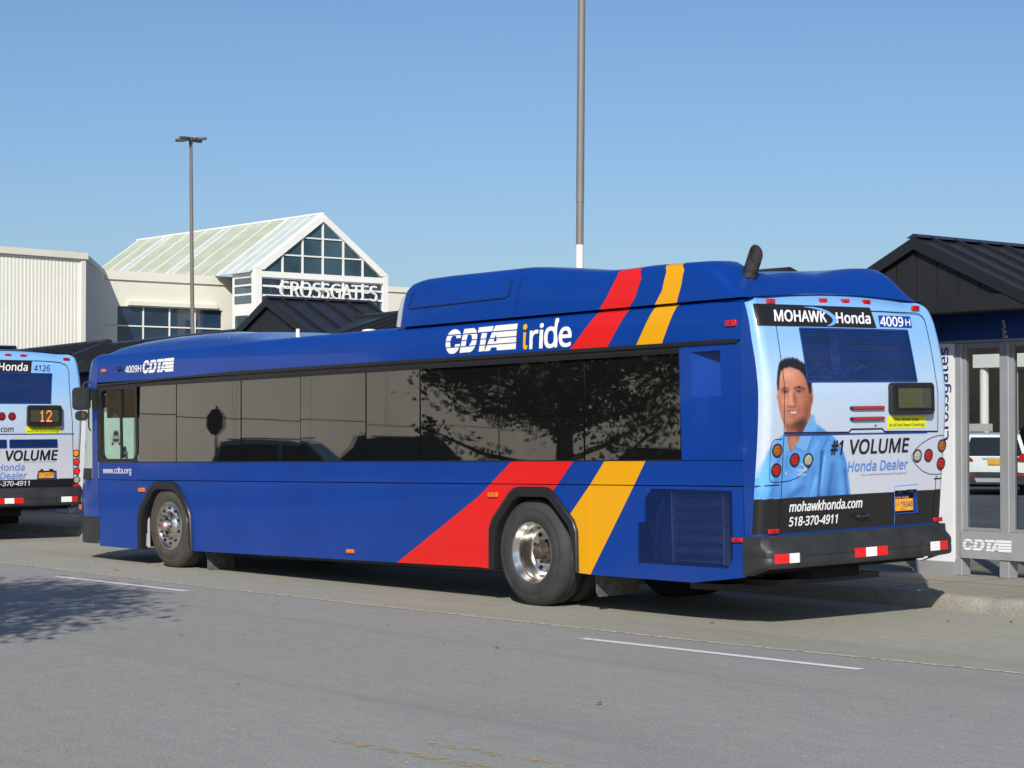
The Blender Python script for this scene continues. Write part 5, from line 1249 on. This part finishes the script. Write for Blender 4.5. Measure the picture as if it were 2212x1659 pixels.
        if digits is None:
            mb = MB()
            for z in np.linspace(t0+.012, t1-.012, 15): mb.box(x+.0605, x+.0615, a+.01, b-.13, z-.0025, z+.0025)
            mb.build('led_rows', M['screenrow'], o, smooth=0)
        else:
            pat = {'1': ['..#..', '.##..', '..#..', '..#..', '..#..', '..#..', '.###.'], '2': ['.###.', '#...#', '....#', '...#.', '..#..', '.#...', '#####']}
            mb = MB(); px = .0195; u0 = digits[1]
            for ch in digits[0]:
                for r_, row in enumerate(pat[ch]):
                    for c_, q in enumerate(row):
                        if q == '#': mb.box(x+.0605, x+.062, u0+c_*px, u0+c_*px+px*.9, digits[2]-(r_+1)*px*1.35, digits[2]-(r_+1)*px*1.35+px*1.22)
                u0 += 6*px
            mb.build('route_number', M['ledsign'], o, smooth=0)
    T = lambda nm, s, m, y0_, z0_, h, w=None, wt=.03, sh=0., off=.005: text(nm, s, m, t, (lambda u, v: RP(off)(y0_+u, z0_+v)), h, w, wt, sh)
    def panel(nm, m, y0_, y1_, z0_, z1_, off=.003):
        mb = MB(); f_ = RP(off); mb.grid(lambda a, b: f_(a, b), list(np.linspace(y0_, y1_, 8)), list(np.linspace(z0_, z1_, 4))); return mb.build(nm, m, t, smooth=0)
    def plate(y0_, y1_, z0_, z1_, py0, py1, pz0, pz1, num, small):
        ya, yb = RYc(y0_, 1.05), RYc(y1_, 1.05); x = float(rear_x((ya+yb)/2, 1.05)); mb = MB()
        mb.box(x-.08, x-.07, ya-.01, yb+.01, z0_-.01, z1_+.01); mb.box(x-.07, x+.003, ya-.012, ya, z0_, z1_); mb.box(x-.07, x+.003, yb, yb+.012, z0_, z1_); mb.box(x-.07, x+.003, ya-.012, yb+.012, z0_-.012, z0_); mb.box(x-.07, x+.003, ya-.012, yb+.012, z1_, z1_+.012)
        mb.build('plate_recess', M['bluedk'], t, smooth=0)
        mb = MB(); mb.box(x-.05, x+.01, ya+.04, ya+.09, z1_-.03, z1_); mb.box(x-.05, x+.01, yb-.12, yb-.05, z1_-.03, z1_); mb.box(x-.06, x-.01, ya, yb, z1_-.02, z1_); mb.build('plate_lamp', M['black'], t, smooth=0)
        pa, pb = RYc(py0, 1.05), RYc(py1, 1.05); xx = x-.03; mb = MB(); mb.prism(rrect(pa, pb, pz0, pz1, .012, 2), xx, xx+.004, 'x'); o = mb.build('licence_plate', M['plate'], t, smooth=0)
        h = pz1-pz0; w = pb-pa; pl = lambda a, b: (lambda u, v: (xx+.0055, pa+a+u, pz0+b+v))
        text('plate_number', num, M['navy'], t, pl(w*.50, h*.30), h*.46, w*.47, .01); text('plate_small', small[0], M['navy'], t, pl(w*.42, h*.58), h*.2, None, .01); text('plate_small', small[1], M['navy'], t, pl(w*.44, h*.26), h*.2, None, .01)
        text('plate_state', 'NEW YORK', M['plate'], t, lambda u, v: (xx+.004, pa+w*.15+u, pz1+.006+v), h*.14, w*.66, .01)
        for k, s_ in enumerate(('Capital District', 'Transportation', 'Authority')): text('plate_line', s_, M['navy'], t, pl(w*.04, h*(.68-.14*k)), h*.07, w*.34, 0)
        text('plate_county', 'ALBANY', M['navy'], t, pl(w*.36, h*.08), h*.1, w*.28, 0)
    def band(nm, m, L0, R0, R1, L1, off=.003):
        # four corners (ym,z): bottom left, bottom right, top right, top left
        f_ = RP(off); mb = MB(); G_ = []
        def pt(a, k): x0 = L0[0]+(L1[0]-L0[0])*k, L0[1]+(L1[1]-L0[1])*k; x1 = R0[0]+(R1[0]-R0[0])*k, R0[1]+(R1[1]-R0[1])*k; return f_(x0[0]+(x1[0]-x0[0])*a, x0[1]+(x1[1]-x0[1])*a)
        mb.grid(pt, [0, .01, .02, .03, .045, .06, .1]+list(np.linspace(.2, 1, 10)), list(np.linspace(0, 1, 8))); return mb.build(nm, m, t, smooth=0)
    if main:
        band('advert_band', M['printblack'], (.068, 2.717), (1.643, 2.715), (1.578, 2.913), (.022, 2.919)); band('number_band', mat('number_blue', (.012, .05, .28), .4, var=0), (1.694, 2.727), (2.173, 2.725), (2.160, 2.838), (1.684, 2.838))
        signbox(1.756, 2.375, 1.895, 2.197, 1.849, 2.34, 1.958, 2.148)
        T('advert_lettering', 'MOHAWK', M['printwhite'], .262, 2.762, .100, .69, .065); T('advert_lettering', 'Honda', M['printwhite'], 1.080, 2.757, .096, .485, .07)
        mb = MB(); f_ = RP(.0075)
        A_ = [(635, 482), (720, 478), (800, 490), (870, 520), (920, 560), (942, 600), (930, 630), (900, 655), (870, 664), (835, 666)]; B_ = [(635, 482), (715, 492), (790, 510), (850, 545), (885, 575), (900, 602), (890, 628), (872, 645), (855, 656), (835, 666)]
        cv = lambda p: f_(.254+(p[0]-375)*.001485, 2.767-(p[1]-620)*.00095)
        for i in range(len(A_)-1): mb.add([cv(A_[i]), cv(A_[i+1]), cv(B_[i+1]), cv(B_[i])], [(0, 1, 2, 3)])
        mb.build('advert_swoosh', M['printblue2'], t, smooth=0)
        T('bus_number', '4009', M['printwhite'], 1.70, 2.738, .088, .345, .06); T('bus_number', 'H', M['printwhite'], 2.075, 2.747, .06, .075, .06)
        T('advert_lettering', '#1', M['printblack'], .925, 1.545, .125, .165, .06, .2); T('advert_lettering', 'VOLUME', M['printblack'], 1.175, 1.545, .128, .86, .06, .2)
        T('advert_lettering', 'Honda Dealer', M['printblue'], 1.165, 1.385, .088, .86, .05, .2)
        T('small_print', 'Based on 2013/2014 New Vehicle Sales per HNR in the Capital District', M['printblack'], 1.36, 1.338, .014, .66, 0)
        T('advert_lettering', 'mohawkhonda.com', M['printwhite'], .385, 1.045, .083, .98, .06, .2); T('advert_lettering', '518-370-4911', M['printwhite'], .378, .915, .079, .64, .06, .2)
        T('shirt_crest', 'MOHAWK', M['printwhite'], .50, 1.402, .026, .13, .0); T('shirt_crest', 'HONDA', M['printwhite'], .50, 1.362, .026, .11, .0)
        panel('rail_crossing_sticker', M['sticker'], 1.733, 2.31, 1.768, 1.884)
        T('sticker_lettering', 'This Vehicle Stops', M['brown'], 1.835, 1.838, .026, .37, .02); T('sticker_lettering', 'At All Rail Road Crossings', M['brown'], 1.757, 1.788, .026, .53, .02)
        plate(1.85, 2.175, .968, 1.183, 1.842, 2.150, .985, 1.098, '9348', 'AJ')
        panel('lower_plate_panel', M['black'], 1.835, 2.18, .858, .95, .003)
        y_ = RYc(1.356, .96); x_ = float(rear_x(y_, .96)); mb = MB(); mb.box(x_, x_+.05, y_-.09, y_+.09, .95, .972); mb.box(x_, x_+.045, y_-.075, y_-.055, .94, .98); mb.box(x_, x_+.045, y_+.055, y_+.075, .94, .98); bevel(mb.build('door_handle', M['bumper'], t), .006)
        # joints
        seam_line(t, [(.258, 2.872), (.281, 2.707), (.345, 2.2), (.331, 1.765), (.310, 1.5), (.278, 1.05), (.255, .853)])
        arc = [(2.257+.13*math.sin(a), 2.765+.105*math.cos(a)) for a in np.linspace(0, 1.45, 8)]
        seam_line(t, [(.258, 2.874), (1.25, 2.882)] + [(2.257, 2.873)] + arc + [(2.44, 2.5), (2.50, 2.1), (2.492, 1.73)], .009)
        seam_line(t, [(2.49, 1.30), (2.47, 1.29), (2.43, .853)], .009); seam_line(t, [(.02, 1.288), (.27, 1.293)], .009); seam_line(t, [(2.44, 1.274), (2.60, 1.276)], .012)
        seam_line(t, [(.331, 1.755), (1.19, 1.745), (1.22, 1.772), (1.66, 1.770), (1.69, 1.742), (2.492, 1.73)], .014); seam_line(t, [(.34, 1.735), (2.33, 1.722)], .014, 'door_gap', M['bluedk'])
        ov = [(.305, 1.70), (.22, 1.70), (.175, 1.67), (.158, 1.62), (.14, 1.36), (.155, 1.325), (.20, 1.318), (.31, 1.318), (.40, 1.325), (.50, 1.35), (.60, 1.395), (.67, 1.45), (.71, 1.52)]
        seam_line(t, ov, .006)
        ov = [(2.61, 1.69), (2.50, 1.69), (2.37, 1.665), (2.25, 1.62), (2.15, 1.565), (2.095, 1.51), (2.10, 1.47), (2.17, 1.41), (2.27, 1.35), (2.37, 1.322), (2.48, 1.318), (2.585, 1.318), (2.607, 1.35), (2.62, 1.66), (2.61, 1.69)]
        seam_line(t, ov, .006)
        seam_line(t, [(1.835, .86), (1.84, 1.225), (2.20, 1.232)], .005, m=M['printblue2'])
    else:
        band('advert_band', M['printblack'], (.06, 2.655), (1.717, 2.655), (1.717, 2.87), (.03, 2.875))
        signbox(1.667, 2.26, 1.81, 2.15, 1.72, 2.22, 1.885, 2.08, ('12', 1.855-.10, 2.07))
        T('advert_lettering', 'MOHAWK', M['printwhite'], .33, 2.70, .125, .70, .03); T('advert_lettering', 'Honda', M['printwhite'], 1.155, 2.70, .12, .50, .035)
        T('bus_number', '4126', M['navy'], 1.763, 2.70, .095, .28, .01)
        T('advert_lettering', 'mohawkhonda.com', M['printblack'], .38, 1.73, .085, 1.05, .02, .15)
        T('advert_lettering', '#1 VOLUME', M['printblack'], .93, 1.275, .155, 1.24, .06, .2); T('advert_lettering', 'Honda', M['printblue'], 1.13, 1.115, .105, .46, .022, .2); T('advert_lettering', 'Dealer', M['printblue'], 1.17, .985, .10, .45, .022, .2)
        T('advert_lettering', '518-370-4911', M['printwhite'], .98, .872, .075, .69, .02, .2); T('small_print', 'Based on 2013/2014 New Vehicle Sales per HNR in the Capital District', M['printblack'], 1.6, 1.242, .012, .56, 0)
        panel('rail_crossing_sticker', M['sticker'], 1.648, 2.255, 1.70, 1.815); T('sticker_lettering', 'This Vehicle Stops', M['brown'], 1.755, 1.785, .024, .40, .02); T('sticker_lettering', 'At All Rail Road Crossings', M['brown'], 1.67, 1.722, .026, .56, .02)
        plate(1.83, 2.145, .972, 1.13, 1.825, 2.13, .985, 1.085, '6029', 'AC')
        seam_line(t, [(.1, 1.695), (2.50, 1.690)], .016, m=M['bluedk']); seam_line(t, [(.2, 2.86), (1.9, 2.865), (2.2, 2.85), (2.33, 2.80), (2.38, 2.72), (2.47, 1.9), (2.46, .85)], .010)
    # ---- rear bumper
    path = [(-.205, -.012), (.02, -.02), (.085, -.01), (.125, .04), (.15, .14), (.165, .3), (.175, .7), (.18, BW/2), (.175, BW-.7), (.165, BW-.3), (.15, BW-.14), (.125, BW-.04), (.085, BW+.01), (.02, BW+.02), (-.205, BW+.012)]
    sec = [(.0, .835), (-.115, .838), (-.11, .822), (-.085, .812), (-.012, .722), (-.002, .705), (0, .69), (0, .655), (-.005, .650), (-.005, .642), (0, .636), (0, .575), (-.012, .555), (-.05, .545), (-.14, .545)]
    sec = sec[1:]
    mb = MB(); n = len(sec); vs = []
    for i, (x, y) in enumerate(path):
        a = Vector(path[max(0, i-1)]); b = Vector(path[min(len(path)-1, i+1)]); d = (b-a).normalized(); nn = Vector((d.y, -d.x))
        for o_, z in sec:
            low = .0 if i not in (0, len(path)-1) else -.07
            so_ = o_*(.12 if i in (0, 1, len(path)-1, len(path)-2) and z > .6 else 1)
            vs.append((x+nn.x*so_, y+nn.y*so_, z+(low if z < .6 else 0)))
    mb.add(vs, [(i*n+j, i*n+j+1, (i+1)*n+j+1, (i+1)*n+j) for i in range(len(path)-1) for j in range(n-1)]); mb.build('rear_bumper', M['bumper'], t, smooth=40)
    for yy in (.34, 2.03):
        mb = MB(); mb.prism([(.168, .552), (.186, .56), (.186, .70), (.170, .722), (.09, .815), (.08, .80)], yy-.012, yy+.012, 'y'); mb.build('bumper_rib', M['bumper'], t, smooth=0)
    X_ = [.179]
    def tape(a, b, m, xo=.0):
        mb = MB(); x0 = float(np.interp(a, [p[1] for p in path], [p[0] for p in path])); x1 = float(np.interp(b, [p[1] for p in path], [p[0] for p in path]))
        mb.add([(x0+.004, a, .598), (x1+.004, b, .598), (x1+.004, b, .684), (x0+.004, a, .684)], [(0, 1, 2, 3)]); mb.build('reflective_tape', m, t, smooth=0)
    r, w = M['tapered'], M['tapewhite']
    if main: tps = [(.045, .13, r), (.13, .205, r), (.207, .36, w), (1.055, 1.21, r), (1.212, 1.365, w), (1.367, 1.52, r), (2.155, 2.305, w), (2.307, 2.44, r)]
    else: tps = [(.045, .2, r), (.2, .36, w), (1.0, 1.16, r), (1.16, 1.32, w), (1.32, 1.48, r), (2.14, 2.33, w), (2.33, 2.44, r)]
    for a, b, m in tps: tape(a, b, m)
    if not main: return t
    # ---- street side lettering and lamps
    Ss = lambda off=.004: (lambda x0, z0: (lambda u, v: (x0+u, float(side_y(z0+v))-off, z0+v)))
    text('web_address', 'www.cdta.org', M['printwhite'], t, Ss()(-12.085, 1.372), .078, .77, .012)
    text('bus_number', '4009H', M['white'], t, Ss()(-11.445, 2.706), .088, .43, .05)
    logo('logo_lettering', M['white'], t, Ss()(-10.98, 2.682), .175, .80)
    logo('logo_lettering', M['white'], t, Ss()(-4.497, 2.658), .262, 1.175)
    text('slogan_lettering', 'r', M['white'], t, Ss()(-3.115, 2.652), .235, .135, .05); text('slogan_lettering', 'i', M['white'], t, Ss()(-2.965, 2.652), .235, .062, .05); text('slogan_lettering', 'd', M['white'], t, Ss()(-2.89, 2.652), .262, .205, .05); text('slogan_lettering', 'e', M['white'], t, Ss()(-2.665, 2.652), .245, .195, .05)
    f_ = Ss(.0045)(-3.235, 2.645); mb = MB()
    pts = [(.02, .175), (.062, .178), (.058, .05), (.066, .04), (.085, .045), (.09, .03), (.085, .008), (.06, 0), (.035, .006), (.022, .03)]; mb.add([f_(*p) for p in pts], [tuple(range(len(pts)))])
    mb.add([f_(.042+.034*math.cos(a), .232+.03*math.sin(a)) for a in np.linspace(0, 2*math.pi, 17)[:-1]], [tuple(range(16))]); mb.build('slogan_initial', M['yellowletter'], t, smooth=0)
    marker(t, 'marker_lamp', (-12.03, float(side_y(2.756)), 2.756), (.11, .045), M['amberlens'], 'y')
    marker(t, 'marker_lamp', (-.291, float(side_y(2.755)), 2.755), (.135, .055), M['redlens'], 'y')
    marker(t, 'side_signal', (-11.035, 0, 1.158), (.16, .055), M['amberlens'], 'y'); marker(t, 'side_signal', (-3.74, 0, 1.172), (.155, .05), M['amberlens'], 'y'); marker(t, 'side_signal', (-6.315, 0, .508), (.14, .045), M['amberlens'], 'y'); marker(t, 'reflector', (-.27, 0, .802), (.13, .04), M['redlens'], 'y')
    mb = MB(); mb.box(-12.99, -12.93, .10, .155, .87, .935); mb.build('marker_lamp', M['amberlens'], t)
    mb = MB(); mb.lathe([(.035, 0), (.03, -.02), (.018, -.05), (0, -.055)], (-11.58, float(side_y(2.76)), 2.765), 'y', 16); mb.build('side_camera', M['black'], t)
    seam_line(t, [(-3.3, 2.60), (-3.3, 2.61)], .003, sidey=.002)
    mb = MB()
    for z in (2.44, 2.40, 2.36, 2.48): mb.lathe([(.006, 0), (.004, -.006), (0, -.007)], (-.33, 0, z), 'y', 8)
    for x, zz in ((-2.19, [.52, .56, .60, .64]), (-2.30, [.52, .56, .60, .64]), (-2.08, [1.19]), (-1.98, [1.19]), (-1.85, [1.19]), (-1.75, [1.19])):
        for z in zz: mb.lathe([(.007, 0), (.005, -.005), (0, -.006)], (x, 0, z), 'y', 8)
    mb.build('rivets', M['paint'], t)
    # ---- roof fairing (hump): swept sections
    HX = [-5.335, -5.330, -5.315, -5.28, -5.22, -5.12, -5.0, -4.6, -4.0, -3.6, -3.336, -3.1, -2.724, -2.3, -2.076, -1.8, -1.457, -1.1, -.8, -.70, -.618, -.55, -.508, -.42, -.34, -.27, -.20, -.17]
    HZ = [.0, .24, .39, .462, .50, .52, .53, .535, .530, .527, .525, .505, .464, .415, .398, .396, .402, .396, .387, .380, .362, .325, .285, .20, .13, .08, .03, .0]
    xs = []
    for a, b in zip(HX[:-1], HX[1:]):
        k = max(1, int((b-a)/.09)); xs += [a+(b-a)*i/k for i in range(k)]
    xs.append(HX[-1])
    hz = np.interp(xs, HX, HZ); hs = hz.copy()
    for _ in range(0): hs[1:-1] = .25*hs[:-2]+.5*hs[1:-1]+.25*hs[2:]
    ye = [.032, .036, .043, .054, .068, .084, .105, .14, .20, .30, .45, .6, .75, .9, 1.05, 1.2, 1.4, 1.6, 1.8, 2.0, 2.15, 2.25, 2.33, 2.40, 2.45, 2.49, 2.52, 2.54]
    fr = [0, .12, .30, .50, .68, .79, .87, .93, .97, .99, 1.0, 1.0, .98, .96, .95, .94, .94, .95, .97, .98, .97, .93, .86, .74, .58, .38, .18, 0]
    frr = [0, .12, .30, .50, .68, .78, .85, .90, .95, .98, 1.0, .95, .84, .74, .69, .67, .665, .68, .74, .83, .86, .85, .80, .70, .54, .36, .18, 0]
    mb = MB(); vs = []
    ra_ = [(.45, .40), (.6, .27), (.75, .255), (1.0, .285), (1.2, .285), (1.4, .277), (1.6, .305), (1.8, .335), (2.0, .355), (2.15, .36), (2.25, .357), (2.33, .335), (2.4, .27), (2.45, .20), (2.49, .13), (2.52, .06), (2.54, 0)]
    for x, h in zip(xs, hs):
        k = float(smooth_step(np.array(x), -1.7, -.75)); g = float(np.interp(x, [-.62, -.50, -.36, -.17], [1, .97, .72, 0]))
        for y, a in zip(ye, fr):
            z = h*a
            if y > .45:
                zr = float(np.interp(y, *zip(*ra_)))*(g if x > -.62 else 1); z = z*(1-k)+zr*k
            vs.append((x, y, 2.985+z))
    n = len(ye); mb.add(vs, [(i*n+j, i*n+j+1, (i+1)*n+j+1, (i+1)*n+j) for i in range(len(xs)-1) for j in range(n-1)]); mb.build('roof_fairing', M['paint'], t, smooth=45)
    seam_line(t, [(-5.33, 2.978), (-.26, 2.983)], .014, 'fairing_gap', sidey=-.030+.030-.006)
    mb = MB()   # silver leading edge
    mb.tube([(-5.365, .045, 2.99), (-5.345, .06, 3.15), (-5.32, .10, 3.30), (-5.27, .17, 3.40)], [.036, .036, .034, .02], 8); mb.build('leading_edge', M['silver'], t)
    def hy(z): return float(np.interp(z, [2.985, 3.06, 3.15, 3.26, 3.35, 3.41], [.030, .038, .043, .054, .068, .085]))
    def hseam(pts, w=.010):
        mb = MB(); P_ = []
        for (a, b), (c, d) in zip(pts[:-1], pts[1:]):
            k = max(1, int(math.hypot(c-a, d-b)/.05)); P_ += [(a+(c-a)*i/k, b+(d-b)*i/k) for i in range(k)]
        P_.append(pts[-1])
        for (a, b), (c, d) in zip(P_[:-1], P_[1:]):
            L = math.hypot(c-a, d-b) or 1; nx, nz_ = -(d-b)/L*w/2, (c-a)/L*w/2
            mb.add([(p, hy(q)-.012, q) for p, q in ((a+nx, b+nz_), (c+nx, d+nz_), (c-nx, d-nz_), (a-nx, b-nz_))], [(0, 1, 2, 3)])
        mb.build('hatch_seam', M['gap'], t, smooth=0)
    hseam([(-5.12, 3.36), (-5.179, 3.20), (-5.16, 3.18), (-3.53, 3.195), (-3.47, 3.22), (-3.441, 3.38)]); hseam([(-3.287, 3.40), (-3.372, 2.99)], .005)
    # exhaust: bent pipe, open slanted mouth
    e0 = Vector((-.50, .42, 3.02)); e1 = Vector((-.455, .42, 3.20)); e2 = Vector((-.385, .43, 3.36)); ax = (e2-e1).normalized()
    mb = MB(); n = 24; rings = []; a_ = ax.cross(Vector((0, 1, 0))).normalized(); b_ = ax.cross(a_).normalized()
    for c, r_, cut in ((e0, .070, 0), (e1, .070, 0), (e2-ax*.05, .069, 0), (e2, .069, 1), (e2, .062, 1), (e1, .061, 0)):
        ring = []
        for k in range(n):
            q = a_*math.cos(2*math.pi*k/n)+b_*math.sin(2*math.pi*k/n); p = c+q*r_
            if cut: p = p+ax*(.045+.095*(-q.dot(Vector((.75, -.35, 0)))))
            ring.append(p)
        rings.append(ring)
    mb.add([p for r_ in rings for p in r_], [(i*n+k, i*n+(k+1) % n, (i+1)*n+(k+1) % n, (i+1)*n+k) for i in range(len(rings)-1) for k in range(n)])
    mb.build('exhaust_pipe', M['exhaust'], t, smooth=50)
    mb = MB(); mb.lathe([(.115, .02), (.10, .035), (.085, .03), (.0, .02)], (-.50, .42, 3.16), 'z', 24); mb.build('exhaust_boot', M['void'], t)
    # front roof unit (low dome)
    mb = MB(); xs = np.linspace(-12.12, -7.75, 60); ysn = np.linspace(.09, BW-.09, 30)
    def dome(x, y):
        fx = float(np.interp(x, [-12.12, -12.08, -11.98, -11.6, -11.0, -10.0, -9.2, -8.5, -7.75], [0, .42, .70, .90, 1, 1, .80, .42, 0])); c = (y-BW/2)/(BW/2-.09); fy = max(0, 1-abs(c)**3.2)
        return (x, y, 2.968+.225*fx*fy**.6)
    mb.grid(dome, list(xs), list(ysn)); mb.build('front_roof_fairing', M['blue'], t, smooth=60)
    mb = MB(); mb.tube([(-7.75, .30, 2.99), (-7.75, .30, 3.10)], [.028, .022], 10); mb.build('antenna', M['white'], t)
    mb = MB(); mb.lathe([(.09, 0), (.085, .03), (.05, .05), (0, .055)], (-9.2, .28, 3.01), 'z', 16); mb.box(-8.9, -8.55, .2, .3, 2.99, 3.012); mb.build('antenna_base', M['white'], t)
    mb = MB(); mb.lathe([(.085, 0), (.08, .03), (.04, .04), (0, .042)], (-6.35, .34, 2.985), 'z', 16); mb.build('roof_vent', M['white'], t)
    return t
M['meshblue'] = mat('mesh_blue', (.012, .045, .19), .5, var=.1)
M['ventback'] = mat('vent_dark', (.004, .006, .014), .8, var=.3, scale=4)
M['printblue2'] = mat('light_blue_print', (.16, .38, .80), .4, var=0)
build_bus('city_bus', (0, 0, 0), 'nearest blue city bus with red and yellow stripes and a man pictured on its rear', 0)
build_bus('city_bus', (-17.31, -.21, 0), 'city bus ahead at the left edge with pale blue rear showing route 12', 1)
